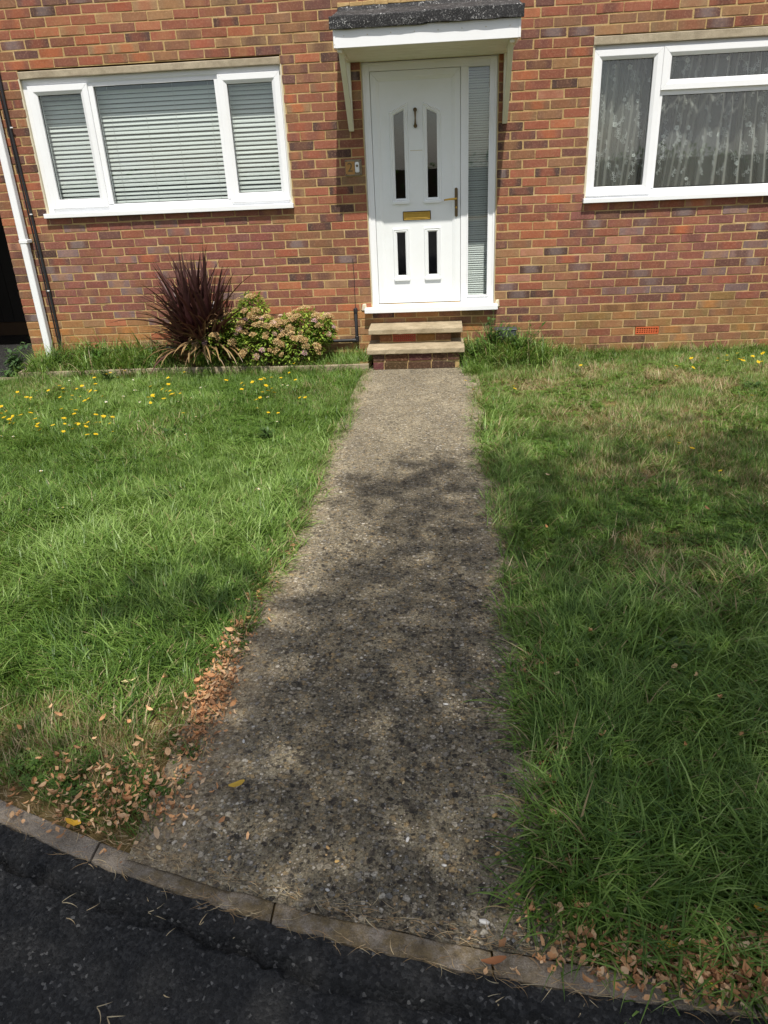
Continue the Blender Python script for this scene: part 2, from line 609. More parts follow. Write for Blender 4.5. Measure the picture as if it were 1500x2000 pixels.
BRICK, MORTAR = mat_brick(), mat_mortar()
UPVC = mat_plastic("white upvc", (0.80, 0.81, 0.82, 1))
DOORWHITE = mat_plastic("white door skin", (0.78, 0.80, 0.80, 1), 0.38)
CREAM = mat_plastic("cream painted timber", lin(224, 222, 200, 0.9), 0.5, 0.1)
CAULK = mat_simple("old sealant", lin(206, 196, 170), 0.8, nscale=20)
GLASS = mat_glass()
LINTEL = mat_concrete("cast concrete lintel", lin(150, 138, 118), lin(188, 176, 152), 0.2)
SLAB = mat_concrete("concrete step slab", lin(150, 136, 110), lin(190, 174, 146), 0.25)
def mat_kerb():
    M = Mat("worn edging stone")
    v = M.coord('World')
    x = M.sep(v)[0]
    c = M.ramp(M.noise(9, 6, 0.75, v), [(0.3, lin(132, 124, 112)), (0.7, lin(178, 166, 152))])
    sp = M.noise(210, 3, .85, v)
    c = M.mix(M.rng(sp, .36, .56, .7, 0), c, M.mix(1, c, (.42, .40, .38, 1), 'MULTIPLY'))
    c = M.mix(M.rng(sp, .58, .72, 0, .4), c, lin(206, 194, 176))
    bend = M.rng(M.math('ABSOLUTE', M.math('ADD', x, .22)), .35, .75, 1, .25, True)
    moss = M.math('MULTIPLY', M.rng(M.noise(11, 6, 0.8, v), .34, .56, 0, 1), bend)
    c = M.mix(M.math('MULTIPLY', moss, .85), c, M.ramp(M.noise(40, 4, .8, v), [(.3, lin(58, 50, 38)), (.55, lin(106, 90, 60)), (.75, lin(138, 120, 88))]))
    M.base(c).setp(Roughness=0.95, Specular_IOR_Level=0.15)
    M.bump(M.math('ADD', M.noise(120, 4, 0.85, v), M.noise(30, 4, 0.7, v)), 0.9, 0.006)
    return M


KERB = mat_kerb()
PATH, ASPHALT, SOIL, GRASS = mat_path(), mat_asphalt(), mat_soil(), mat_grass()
FELT, WOOD, NET = mat_felt(), mat_wood(), mat_net()
BRASS = mat_simple("polished brass", lin(206, 168, 84), 0.28, 1.0, 30, 0.25, 0.05)
BRONZE = mat_simple("tarnished bronze", lin(112, 96, 72), 0.45, 0.8, 60, 0.4, 0.1)
BLACKPL = mat_simple("black plastic pipe", (0.022, 0.022, 0.024, 1), 0.45, 0, 20, 0.4, 0.15)
DARKGREY = mat_simple("dark grey box", lin(66, 70, 78), 0.6, 0, 20, 0.4, 0.15)
TERRA = mat_simple("terracotta", lin(196, 98, 56), 0.8, 0, 50, 0.3, 0.4)
RED_TERRA = mat_simple("red terracotta", lin(150, 66, 46), 0.8, 0, 50, 0.3, 0.4)
DARKHOLE = mat_simple("dark cavity", (0.01, 0.009, 0.008, 1), 1.0, 0, bump=0)
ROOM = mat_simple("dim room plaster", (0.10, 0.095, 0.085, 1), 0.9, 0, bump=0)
SLAT = mat_plastic("pale blind slat", (0.68, 0.705, 0.69, 1), 0.4, 0.03)
CORD = mat_simple("blind cord", (0.55, 0.55, 0.52, 1), 0.8, bump=0)
LACE = mat_simple("white lace thread", (0.60, 0.61, 0.59, 1), 0.9, namt=0.15, bump=0)
SLATE = mat_simple("mottled slate plaque", lin(132, 118, 96), 0.7, 0, 26, 0.6, 0.3, 60)
WHITEPL = mat_simple("white bell plastic", (0.75, 0.75, 0.74, 1), 0.35, namt=0.05, bump=0)
TIMBERDK = mat_simple("black stained boards", (0.012, 0.011, 0.010, 1), 0.7, 0, 14, 0.5, 0.4, 40)
GRAVELBD = mat_simple("brown gravel board", lin(74, 58, 42), 0.9, 0, 14, 0.5, 0.4, 40)
BARK = mat_simple("grey brown bark", lin(92, 80, 66), 0.95, 0, 12, 0.6, 1.0, 30, bdist=0.02)
LEAFM = mat_vcol("living leaves", 0.45, 0.35)
PURPLE = mat_vcol("cordyline leaf", 0.34, 0.12, tint=(1, 0.6, 0.6, 1), speck=0.15)
BLOOM = mat_vcol("flower petals", 0.7, 0.2, tint=(1, 1, 0.9, 1))
DRYLEAF = mat_vcol("fallen dry leaf", 0.75, 0.22, tint=(1, 0.8, 0.6, 1))
STONE = mat_vcol("loose pebbles", 0.75, 0.0)

# ------------------------------------------------------------------ ground sheets
_kx = np.array([-1.224, -0.878, -0.319, 0.224, 0.818])
_ky = np.array([-5.806, -5.939, -6.104, -6.220, -6.287])
KP = np.polyfit(_kx, _ky, 2)


def kerb_y(x):
    x = np.asarray(x, float)
    y = np.polyval(KP, x)
    dl = np.polyval(np.polyder(KP), -1.5); dr = np.polyval(np.polyder(KP), 1.1)
    y = np.where(x < -1.5, np.polyval(KP, -1.5) + dl * (x + 1.5), y)
    return np.where(x > 1.1, np.polyval(KP, 1.1) + dr * (x - 1.1), y)


KW = 0.074  # kerb width
_pl = ([-6.3, -5.9, -5.77, -5.32, -4.65, -3.64, -1.75, -0.45], [-0.73, -0.72, -0.73, -0.73, -0.735, -0.69, -0.60, -0.565])
_pr = ([-6.3, -5.85, -5.3, -4.65, -3.65, -1.75, -0.45], [0.37, 0.425, 0.445, 0.44, 0.415, 0.375, 0.37])


def path_left(y): return np.interp(y, *_pl)
def path_right(y): return np.interp(y, *_pr)


def sheet(name, x0, x1, y0, y1, z, mat):
    o = obj(name, mesh_data(name, [(x0, y0, z), (x1, y0, z), (x1, y1, z), (x0, y1, z)], [(0, 1, 2, 3)]), mat)
    return tag(o, kind='structure')


def grid_mesh(xs, ys, fz, fx=None):
    X, Y = np.meshgrid(xs, ys)
    if fx is not None:
        X, Y = fx(X, Y)
    Z = fz(X, Y)
    nx, ny = len(xs), len(ys)
    i = np.arange(nx * ny).reshape(ny, nx)
    f = np.stack([i[:-1, :-1], i[:-1, 1:], i[1:, 1:], i[1:, :-1]], -1).reshape(-1, 4)
    return np.stack([X, Y, Z], -1).reshape(-1, 3), f


tag(sheet("ground", -120, 120, -140, 120, -0.12, SOIL), kind='structure')
sheet("road", -90, 90, -20.0, -13.4, -0.075, ASPHALT)
sheet("driveway", -7.2, -4.0, -0.47, 4.2, 0.004, ASPHALT)
# lawn soil, gently uneven
v, f = grid_mesh(np.linspace(-7.5, 6.0, 136), np.linspace(0, 1, 70),
                 lambda X, Y: -0.012 + 0.022 * (fbm(X, Y, 1.1, 3) - 0.5),
                 lambda X, Y: (X, (kerb_y(X) + 0.02) * (1 - Y) + np.where(X < -0.5, -0.42, 0.05) * Y))
tag(obj("lawn_soil", mesh_data("lawn_soil", v, f, True), SOIL), kind='structure')
# path
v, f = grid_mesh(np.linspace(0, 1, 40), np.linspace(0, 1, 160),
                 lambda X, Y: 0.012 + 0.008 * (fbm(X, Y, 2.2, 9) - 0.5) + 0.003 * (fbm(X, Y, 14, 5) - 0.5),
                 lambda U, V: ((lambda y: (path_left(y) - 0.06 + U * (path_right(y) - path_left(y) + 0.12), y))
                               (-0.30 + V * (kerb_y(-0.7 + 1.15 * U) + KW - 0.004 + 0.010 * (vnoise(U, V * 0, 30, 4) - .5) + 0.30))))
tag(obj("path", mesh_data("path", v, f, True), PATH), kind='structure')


# tarmac footway with its ragged lip along the edging
def tz(X, Y):
    d = kerb_y(X) - Y
    rag = 0.085 + 0.05 * (fbm(X, X * 0 + 2, 5, 12) - 0.5) + 0.03 * (vnoise(X, Y, 38, 13) - .5)
    lip = np.clip((rag - d) / 0.012, 0, 1)
    z = -0.006 + 0.019 * lip * (0.55 + 0.9 * fbm(X, Y, 24, 15)) - 0.024 * np.exp(-((d - rag - 0.010) / 0.009) ** 2) * (vnoise(X, X * 0, 7, 19) * 1.3).clip(.15, 1)
    z += 0.008 * (fbm(X, Y, 26, 17) - 0.5) + 0.006 * (vnoise(X, Y, 95, 18) - 0.5)
    return np.where(d > 0.75, np.minimum(z, 0.0), z)


v, f = grid_mesh(np.linspace(-2.4, 2.0, 560), np.concatenate([np.linspace(0, .2, 45), np.linspace(.21, 1, 95)]), tz,
                 lambda X, Y: (X, kerb_y(X) - 0.004 + 0.012 * (vnoise(X, X * 0, 26, 11) - 0.5) * (1 - Y) - 0.8 * Y))
tarmac = tag(obj("footway", mesh_data("footway", v, f, True), ASPHALT), kind='structure')
xs = np.concatenate([np.linspace(-12, -2.4, 14), np.linspace(-2.2, 2.0, 12), np.linspace(2.4, 12, 12)])
v, f = grid_mesh(xs, np.linspace(0, 1, 5), lambda X, Y: X * 0 - 0.006, lambda X, Y: (X, (kerb_y(X) - np.where((X >= -2.4) & (X <= 2.0), 0.78, 0.0)) * (1 - Y) - 13.4 * Y))
tag(obj("footway", mesh_data("footway_far", v, f, True), ASPHALT), kind='structure')

# edging stones
edging = tag(empty("kerb", (0, -6.1, 0)), kind='structure')
cuts = [-3.2, -2.62, -2.04, -1.46, -0.885, -0.335, 0.222, 0.80, 1.38, 1.96, 2.54, 3.12]
for a, b in zip(cuts[:-1], cuts[1:]):
    mb = MB()
    dz = random.uniform(-0.003, 0.003)
    xs = np.linspace(a + 0.003, b - 0.003, 9)
    yb = kerb_y(xs)
    jit = lambda s: np.array([random.uniform(-s, s) for _ in xs])
    top = 0.008 + dz
    rows = [(yb - 0.001 + jit(.003), xs * 0 - 0.06), (yb + 0.001 + jit(.003), xs * 0 + top - 0.004 + jit(.0012)), (yb + 0.005 + jit(.003), xs * 0 + top + jit(.0008)),
            (yb + 0.034, xs * 0 + top + jit(.0010)), (yb + KW - 0.008 + jit(.003), xs * 0 + top + jit(.0010)), (yb + KW - 0.001, xs * 0 + top - 0.007), (yb + KW, xs * 0 - 0.06)]
    v = [(xs[i], r[0][i], r[1][i]) for r in rows for i in range(9)]
    fc = [(r * 9 + i, r * 9 + i + 1, r * 9 + i + 10, r * 9 + i + 9) for r in range(6) for i in range(8)]
    fc += [tuple(r * 9 for r in range(7)), tuple(r * 9 + 8 for r in range(6, -1, -1))]
    obj("edging_stone", mesh_data("edging_stone", v, fc, False), KERB, edging).matrix_parent_inverse = Matrix.Translation((0, 6.1, 0))

# ------------------------------------------------------------------ house
house = tag(empty("brick_house", (0, 0, 0)), "two-tone red brick house front with white windows and a white front door", "house")
wall = empty("wall", (0, 0, 0), house)
XL, XR, ZT = -4.07, 4.6, 3.92
OPEN = [(-3.60, -1.253, 1.445, 2.645), (1.40, 3.75, 1.37, 2.645), (-0.562, 0.613, 0.47, 2.57)]
AIR = (1.955, 2.182, 0.170, 0.245)

# mortar backing with the openings left out, and reveals
mb = MB()
xsb = sorted({XL + 0.004, XR, *[o[0] for o in OPEN], *[o[1] for o in OPEN], AIR[0], AIR[1]})
zsb = sorted({-0.1, ZT, *[o[2] for o in OPEN], *[o[3] for o in OPEN], AIR[2], AIR[3]})
cells = {}
for i in range(len(xsb) - 1):
    for j in range(len(zsb) - 1):
        cx, cz = (xsb[i] + xsb[i + 1]) / 2, (zsb[j] + zsb[j + 1]) / 2
        if any(o[0] < cx < o[1] and o[2] < cz < o[3] for o in OPEN + [AIR]):
            continue
        mb.add([(xsb[i], .0025, zsb[j]), (xsb[i + 1], .0025, zsb[j]), (xsb[i + 1], .0025, zsb[j + 1]), (xsb[i], .0025, zsb[j + 1])], [(0, 1, 2, 3)])
for (a, b, c, d) in OPEN + [AIR]:
    mb.add([(a, .0025, c), (a, .0025, d), (a, .25, d), (a, .25, c)], [(0, 1, 2, 3)])
    mb.add([(b, .0025, c), (b, .0025, d), (b, .25, d), (b, .25, c)], [(3, 2, 1, 0)])
    mb.add([(a, .0025, c), (b, .0025, c), (b, .25, c), (a, .25, c)], [(3, 2, 1, 0)])
    mb.add([(a, .0025, d), (b, .0025, d), (b, .25, d), (a, .25, d)], [(0, 1, 2, 3)])
mb.add([(XL + .004, .0025, -.1), (XL + .004, .0025, ZT), (XL + .004, 6, ZT), (XL + .004, 6, -.1)], [(0, 1, 2, 3)])
mb.build("mortar", MORTAR, wall)

PAL = {
    'orange': lin(190, 106, 66), 'red': lin(170, 92, 66), 'redbrown': lin(156, 90, 68), 'brown': lin(152, 102, 72),
    'dark': lin(96, 66, 60), 'purple': lin(124, 80, 72), 'tan': lin(170, 124, 84), 'pink': lin(188, 122, 96),
    'mauve': lin(156, 90, 76), 'mauve2': lin(148, 84, 76), 'greymauve': lin(146, 110, 108), 'olive': lin(158, 118, 64),
    'ochre': lin(190, 128, 68), 'ochre2': lin(172, 114, 64), 'ash': lin(140, 126, 124), 'darkbrown': lin(100, 68, 50)}
ZONES = {
    'main': ['orange'] * 4 + ['red'] * 7 + ['redbrown'] * 7 + ['brown'] * 6 + ['dark'] * 4 + ['purple'] * 5 + ['tan'] * 3 + ['pink'] * 1,
    'top': ['orange'] * 3 + ['red'] * 8 + ['redbrown'] * 8 + ['brown'] * 7 + ['dark'] * 2 + ['purple'] * 5 + ['tan'] * 3,
    'panel_l': ['mauve'] * 9 + ['mauve2'] * 6 + ['redbrown'] * 3 + ['greymauve'] * 2 + ['purple'] * 1,
    'panel_r': ['mauve'] * 8 + ['mauve2'] * 4 + ['redbrown'] * 4 + ['purple'] * 5 + ['dark'] * 1 + ['pink'] * 1 + ['greymauve'] * 2,
    'base_l': ['ochre'] * 6 + ['ochre2'] * 5 + ['orange'] * 2 + ['brown'] * 3 + ['tan'] * 2,
    'base_r': ['olive'] * 6 + ['ochre2'] * 4 + ['brown'] * 4 + ['darkbrown'] * 1 + ['redbrown'] * 2 + ['tan'] * 1}


def brick_mesh(w, h, d, ca, cb, r, offx=0, offz=0, offy=0, jit=0.0020):
    """one brick: arrised, slightly uneven front, sides running back into the wall"""
    a_, b_ = random.uniform(.002, .006) / w, random.uniform(.002, .005) / h
    pr = [(-.5 + a_, -.5), (.5 - a_, -.5), (.5, -.5 + b_), (.5, .5 - b_), (.5 - a_, .5), (-.5 + a_, .5), (-.5, .5 - b_), (-.5, -.5 + b_)]
    v, uv = [], []
    J = lambda s: random.uniform(-s, s)
    edge = [(px * w + J(jit) , pz * h + J(jit)) for px, pz in pr]
    chip = random.random() < 0.22
    ci = random.choice([0, 3, 4, 7])
    tiltx, tiltz = J(0.002), J(0.0015)
    for lvl in range(3):
        for i, ((px, pz), (ex, ez)) in enumerate(zip(pr, edge)):
            if lvl == 0:
                x, z, y = ex, ez, d
            elif lvl == 1:
                x, z, y = ex, ez, 0.0024
            else:
                ins = 0.0028 + (0.009 if chip and i == ci else 0)
                x, z, y = ex - math.copysign(ins if abs(abs(px) - .5) < 1e-6 else ins * .4, px), ez - math.copysign(ins if abs(abs(pz) - .5) < 1e-6 else ins * .4, pz), J(0.0006) + tiltx * px + tiltz * pz
            v.append((x + offx, y + offy, z + offz)); uv.append((x / w + .5, z / h + .5, r))
    f = [(l * 8 + i, l * 8 + (i + 1) % 8, l * 8 + 8 + (i + 1) % 8, l * 8 + 8 + i) for l in range(2) for i in range(8)]
    f += [(16, 17, 20, 21), (17, 18, 19, 20), (21, 22, 23, 16)]
    n = len(v)
    return v, f, uv, [ca] * n, [cb] * n


def pick_col(x, z):
    if z < 0.47 + 0.04 * math.sin(x * 3):
        zone = 'base_l' if x < 0 else 'base_r'
        if 0.6 < x < 1.3 and z > .3: zone = 'main'
    elif z < 1.45 and -3.62 < x < -1.35: zone = 'panel_l'
    elif z < 1.38 and x > 1.25: zone = 'panel_r'
    elif z > 2.6: zone = 'top'
    else: zone = 'main'
    k = random.choice(ZONES[zone])
    g = random.uniform(0.90, 1.12)
    hue = random.uniform(0.94, 1.06)
    c = PAL[k]
    lum = .3 * c[0] + .6 * c[1] + .1 * c[2]
    c = [(x * .84 + lum * .16) * q for x, q in zip(c[:3], (.87, .94, .90))]
    ca = (c[0] * g * hue, c[1] * g, c[2] * g / hue, 1)
    q = random.random()
    lim = 0.16 if zone.startswith('panel_l') else 0.34
    if q < lim:
        if k in ('dark', 'purple'):
            t = PAL['ash'] if random.random() < .6 else PAL['redbrown']
        elif zone.startswith('base'):
            t = PAL[random.choice(['brown', 'ochre', 'darkbrown'])]
        else:
            t = PAL[random.choice(['purple', 'brown', 'orange', 'purple', 'dark' if zone != 'panel_l' else 'mauve2'])]
        a = random.uniform(0.3, 0.7)
        cb = tuple(ca[i] * (1 - a) + t[i] * a for i in range(3)) + (1,)
    else:
        t = PAL[random.choice(['brown', 'redbrown', 'red', 'tan', k])]
        a = random.uniform(.15, .5)
        cb = tuple(ca[i] * (1 - a) + t[i] * a for i in range(3)) + (1,)
    return ca, cb


bricks = []
for k in range(-16, 37):
    zt = 2.72 - 0.075 * k
    zc = zt - 0.0375
    odd = k % 2
    segs = []
    # courses left of the door run from its jamb, those right of it likewise
    x = 0.78 if zc > 2.57 else -0.562
    anchor = -0.562 - (0.1175 if odd else 0.0)
    p0 = anchor + 0.225 * math.ceil((x - anchor) / 0.225)
    perps = [p0 - 0.2245 * i for i in range(40)]
    perps = [q for q in perps if XL + 0.03 < q]
    pts = sorted(set([XL] + perps))
    segs += list(zip(pts[:-1], pts[1:]))
    if zc > 2.57 or zc < 0.47:
        start = pts[-1]
        nxt = 0.613 + (0.0 if odd else 0.1115)
        while nxt < start + 0.06: nxt += 0.2225
        bridge = np.linspace(start, nxt, max(2, int(round((nxt - start) / 0.224)) + 1))
        segs += list(zip(bridge[:-1], bridge[1:]))
        right0 = nxt
    else:
        right0 = 0.613
        if not odd:
            segs.append((0.613, 0.7245)); right0 = 0.7245
    while right0 < XR:
        segs.append((right0, right0 + 0.2225)); right0 += 0.2225
    for a, b in segs:
        parts = [(a, b)]
        for o in OPEN + [AIR]:
            if o[2] - 0.02 < zc < o[3] + 0.02:
                np_ = []
                for p, q in parts:
                    if q <= o[0] + .005 or p >= o[1] - .005: np_.append((p, q)); continue
                    if p < o[0]: np_.append((p, o[0]))
                    if q > o[1]: np_.append((o[1], q))
                parts = np_
        for p, q in parts:
            if q - p < 0.035: continue
            bricks.append((p, q, zc))

info = []
for p, q, zc in bricks:
    c = [((p), 0, zc - .033), (q, 0, zc - .033), (q, 0, zc + .033), (p, 0, zc + .033)]
    px = np.array([project(t) for t in c])
    cl = np.clip(px, [0, 0], [W_PX, H_PX])
    area = (cl[:, 0].max() - cl[:, 0].min()) * (cl[:, 1].max() - cl[:, 1].min())
    cxp, czp = (p + q) / 2, zc
    hid = (-0.72 < cxp < 0.74 and zc > 2.5) or (-2.6 < cxp < -1.0 and zc < 0.35) or (zc < 0.1)
    info.append(0 if hid else area)
order = np.argsort(info)[::-1]
single = set(order[:300].tolist())
SV, SF, SU, SA, SB = [], [], [], [], []
for i, (p, q, zc) in enumerate(bricks):
    gap = 0.0095 + random.uniform(-.0025, .004)
    w = q - p - gap
    h = 0.0652 + random.uniform(-.002, .0018)
    ca, cb = pick_col((p + q) / 2, zc)
    cx = (p + q) / 2 + random.uniform(-.002, .002)
    cz = zc + random.uniform(-.0014, .0014) + 0.003 * math.sin(cx * 2.3 + zc * 5)
    if p == XL: cx = (p + q - gap) / 2
    y = random.uniform(-0.0022, 0.0012)
    r = random.random()
    if i in single:
        v, f, uv, A, B = brick_mesh(w, h, 0.03, ca, cb, r)
        me = mesh_data("brick", v, f, False, dict(ca=('FLOAT_COLOR', A), cb=('FLOAT_COLOR', B), uvr=('FLOAT_VECTOR', uv)))
        o = obj("brick", me, BRICK, wall, (cx, y, cz))
    else:
        v, f, uv, A, B = brick_mesh(w, h, 0.03 if p > XL + .01 else 0.10, ca, cb, r, cx, cz, y)
        n = len(SV)
        SV += v; SF += [tuple(t + n for t in g) for g in f]; SU += uv; SA += A; SB += B
# the corner's return face
for k in range(-16, 37):
    zc = 2.72 - 0.075 * k - 0.0375
    for j in range(9):
        y0 = (0.112 if k % 2 else 0.0) + 0.225 * j + 0.10
        ca, cb = pick_col(-4, zc)
        v, f, uv, A, B = brick_mesh(0.215, 0.065, 0.03, ca, cb, random.random())
        n = len(SV)
        SV += [(XL - 0.002 + yy, y0 + 0.11 - xx, zz + zc) for xx, yy, zz in v]
        SF += [tuple(t + n for t in g) for g in f]; SU += uv; SA += A; SB += B
me = mesh_data("brickwork", SV, SF, False, dict(ca=('FLOAT_COLOR', SA), cb=('FLOAT_COLOR', SB), uvr=('FLOAT_VECTOR', SU)))
tag(obj("brickwork", me, BRICK, wall), kind='stuff')


def airbrick(x0, x1, z0, z1, y, mat, parent, nx=9, nz=3):
    a = empty("airbrick", (0, 0, 0), parent)
    mb = MB().box(x0 + .004, x1 - .004, y + .02, y + .03, z0, z1)
    mb.build("cavity", DARKHOLE, a)
    g = MB()
    g.ring(x0 + .005, x1 - .005, z0 + .003, z1 - .003, 0.011, y - .002, y + .02)
    ix0, ix1, iz0, iz1 = x0 + .016, x1 - .016, z0 + .014, z1 - .014
    for i in range(1, nx):
        x = ix0 + (ix1 - ix0) * i / nx
        g.box(x - .0045, x + .0045, y, y + .018, iz0, iz1)
    for j in range(1, nz):
        z = iz0 + (iz1 - iz0) * j / nz
        g.box(ix0, ix1, y + .0008, y + .0175, z - .0035, z + .0035)
    g.build("grille", mat, a)
    return a


airbrick(*AIR[:2], AIR[2], AIR[3], 0.0, TERRA, house)

# lintels
for (a, b, c, d) in ((-3.594, -1.253, 2.573, 2.630), (1.392, 3.758, 2.573, 2.637)):
    n = 14
    xs = np.linspace(a, b, n)
    v = []
    for yy, zz in ((0.2, c), (-0.008, c), (-0.010, c + .006), (-0.010, d - .005), (-0.006, d), (0.2, d)):
        v += [(x, yy + random.uniform(-.001, .001), zz + random.uniform(-.0012, .0012)) for x in xs]
    f = [(r * n + i, r * n + i + 1, r * n + n + i + 1, r * n + n + i) for r in range(5) for i in range(n - 1)]
    f += [tuple(r * n for r in range(6)), tuple(r * n + n - 1 for r in range(5, -1, -1))]
    obj("lintel", mesh_data("lintel", v, f, False), LINTEL, house)


# ------------------------------------------------------------------ windows
def pane(x0, x1, z0, z1, y, parent):
    mb = MB().box(x0, x1, y, y + .004, z0, z1)
    return mb.build("pane", GLASS, parent)


def gasket(mb, x0, x1, z0, z1, y):
    return mb.ring(x0 - .003, x1 + .003, z0 - .003, z1 + .003, 0.007, y - .004, y - .0005)


def window(x0, x1, z0, z1, glazing, mull, trans, sashes, sill):
    w = empty("window", ((x0 + x1) / 2, 0, z0), house)
    inv = Matrix.Translation((-(x0 + x1) / 2, 0, -z0))

    def put(o):
        o.matrix_parent_inverse = inv
        return o
    YF, YB = 0.030, 0.095
    fr = MB()
    fr.ring(x0 + .004, x1 - .004, z0, z1, 0.058, YF, YB, 0.010)
    for a, b, c, d in mull:
        fr.box(a, b, YF + .001, YB - .002, c, d)
    for a, b, c, d in trans:
        fr.box(a, b, YF + .002, YB - .004, c, d)
    put(fr.build("frame", UPVC, w, 0.0012))
    for (a, b, c, d), wd in sashes:
        s = MB().ring(a, b, c, d, wd, 0.008, 0.085, 0.016)
        put(s.build("sash", UPVC, w, 0.0015))
    g = MB()
    for a, b, c, d, y in glazing:
        put(pane(a - .01, b + .01, c - .01, d + .01, y, w))
        gasket(g, a, b, c, d, y)
    put(g.build("gasket", BLACKPL, w))
    sl = MB().prism([(sill[0], sill[2]), (sill[1], sill[2]), (sill[1], sill[3]), (sill[0], sill[3])], -0.052, 0.06)
    put(sl.build("sill", UPVC, w, 0.003))
    for xa, xb in ((x0 - .012, x0 + .006), (x1 - .006, x1 + .012)):
        put(MB().box(xa, xb, .0005, .05, z0, z1 + .004).build("sealant", CAULK, w, 0.003))
    return w


wl = window(-3.60, -1.253, 1.468, 2.573,
            [(-3.470, -3.070, 1.583, 2.442, .050), (-2.953, -1.857, 1.528, 2.490, .062), (-1.745, -1.344, 1.572, 2.450, .050)],
            [(-3.062, -2.953, 1.527, 2.514), (-1.857, -1.750, 1.527, 2.514)], [(-3.545, -3.542, 1.5, 1.6), (-2.96, -1.85, 2.4905, 2.516)],
            [((-3.546, -2.996, 1.508, 2.518), .075), ((-1.820, -1.270, 1.497, 2.525), .075)],
            (-3.620, -1.237, 1.428, 1.468))
tag(wl, "three-light white window with venetian blinds behind the glass")
wr = window(1.40, 3.75, 1.400, 2.573,
            [(1.476, 1.900, 1.490, 2.466, .050), (2.000, 3.150, 1.465, 2.184, .062), (2.046, 3.104, 2.293, 2.470, .050), (3.250, 3.674, 1.490, 2.466, .050)],
            [(1.905, 2.000, 1.459, 2.514), (3.150, 3.245, 1.459, 2.514)], [(2.0, 3.15, 2.184, 2.300)],
            [((1.404, 1.972, 1.418, 2.538), .072), ((3.178, 3.746, 1.418, 2.538), .072), ((1.974, 3.176, 2.222, 2.541), .071)],
            (1.382, 3.768, 1.362, 1.400))
tag(wr, "white window with net curtains and a top vent")
# dim rooms behind the glass
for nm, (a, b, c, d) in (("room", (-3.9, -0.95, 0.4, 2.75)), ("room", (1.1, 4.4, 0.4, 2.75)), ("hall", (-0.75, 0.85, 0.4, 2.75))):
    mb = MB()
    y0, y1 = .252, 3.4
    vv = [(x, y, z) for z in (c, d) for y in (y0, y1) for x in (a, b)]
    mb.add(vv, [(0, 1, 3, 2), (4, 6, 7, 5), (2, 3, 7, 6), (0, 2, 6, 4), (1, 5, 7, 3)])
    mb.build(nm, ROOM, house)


# ------------------------------------------------------------------ blinds
def slat_mesh(w, depth, tilt):
    n = 4
    v = []
    for x in (-w / 2, w / 2):
        for i in range(n + 1):
            t = i / n - .5
            cr = 0.0025 * (1 - (2 * t) ** 2)
            y, z = t * depth * math.cos(tilt) - cr * math.sin(tilt), t * depth * math.sin(tilt) + cr * math.cos(tilt)
            v.append((x, y, z))
    f = [(i, i + 1, n + 2 + i, n + 1 + i) for i in range(n)]
    return mesh_data("slat", v, f, True)


def blind(x0, x1, z0, z1, y, pitch, depth, tilt, label, cords, group=None):
    b = tag(empty("venetian_blind", ((x0 + x1) / 2, y, z0)), label, "blind", group)
    me = slat_mesh(x1 - x0, depth, tilt)
    n = int((z1 - z0 - .03) / pitch)
    for i in range(n):
        o = obj("slat", me, SLAT, b, (random.uniform(-.002, .002), random.uniform(-.001, .001), 0.01 + i * pitch + random.uniform(-.0015, .0015)))
        o.rotation_euler = (random.gauss(0, .07), random.gauss(0, .0016), 0)
    hr = MB().box(-(x1 - x0) / 2, (x1 - x0) / 2, -.02, .02, z1 - z0 - .028, z1 - z0)
    hr.build("headrail", SLAT, b)
    for c in cords:
        mb = MB()
        X = (x1 - x0) * (c - .5)
        for dy in (-depth * .42,):
            mb.tube([(X, dy, -.005), (X, dy, z1 - z0 - .02)], 0.0011, 4)
        mb.build("ladder_cord", CORD, b)
    return b


YB_ = 0.150
blind(-3.56, -3.01, 1.50, 2.53, YB_, .0365, .031, R(66), "venetian blind behind the narrow casement nearest the white downpipe", (.12, .88))
blind(-2.99, -1.83, 1.49, 2.53, YB_ + .004, .0365, .031, R(66), "wide venetian blind behind the large middle pane", (.1, .38, .62, .9))
blind(-1.81, -1.27, 1.50, 2.53, YB_, .0365, .031, R(66), "venetian blind behind the narrow casement nearest the front door", (.12, .88))
blind(0.35, 0.56, 0.53, 2.53, 0.165, .0195, .019, R(60), "tall thin-slatted blind behind the glass panel beside the front door", (.85,))


# ------------------------------------------------------------------ net curtain
def fold_y(x, z):
    t = x + 0.10 * (2.56 - z) * np.sin((x - 1.4) * 2.6)
    return 0.185 + (0.014 + .012 * np.sin(t * 5.3)) * np.sin(t * 62 + 2.5 * np.sin(t * 7)) + 0.022 * np.sin(t * 21 + 2.6 * np.sin(t * 3.1)) + 0.007 * np.sin(t * 118 + 3 * np.sin(t * 9))


cur = tag(empty("net_curtain", (2.55, 0.175, 1.42)), "sheer white net curtain with floral lace motifs hanging in folds", "curtain")
cinv = Matrix.Translation((-2.55, -0.175, -1.42))
v, f = grid_mesh(np.linspace(1.38, 3.77, 460), np.linspace(1.425, 2.57, 24), lambda X, Z: X * 0)
v = np.array(v); v = np.stack([v[:, 0], fold_y(v[:, 0], v[:, 1]), v[:, 1]], 1)
obj("voile", mesh_data("voile", v, f, True), NET, cur).matrix_parent_inverse = cinv


def strip2d(pts, w, closed=False):
    """flat ribbon along a 2D polyline"""
    P = np.array(pts, float)
    n = len(P)
    V, Fc = [], []
    for i in range(n):
        a, b = (P[(i + 1) % n], P[(i - 1) % n]) if closed else (P[min(i + 1, n - 1)], P[max(i - 1, 0)])
        t = a - b; t /= np.linalg.norm(t) + 1e-9
        nn = np.array([-t[1], t[0]]) * w / 2
        V += [P[i] + nn, P[i] - nn]
    m_ = n if closed else n - 1
    for i in range(m_):
        j = (i + 1) % n
        Fc.append((2 * i, 2 * i + 1, 2 * j + 1, 2 * j))
    return V, Fc


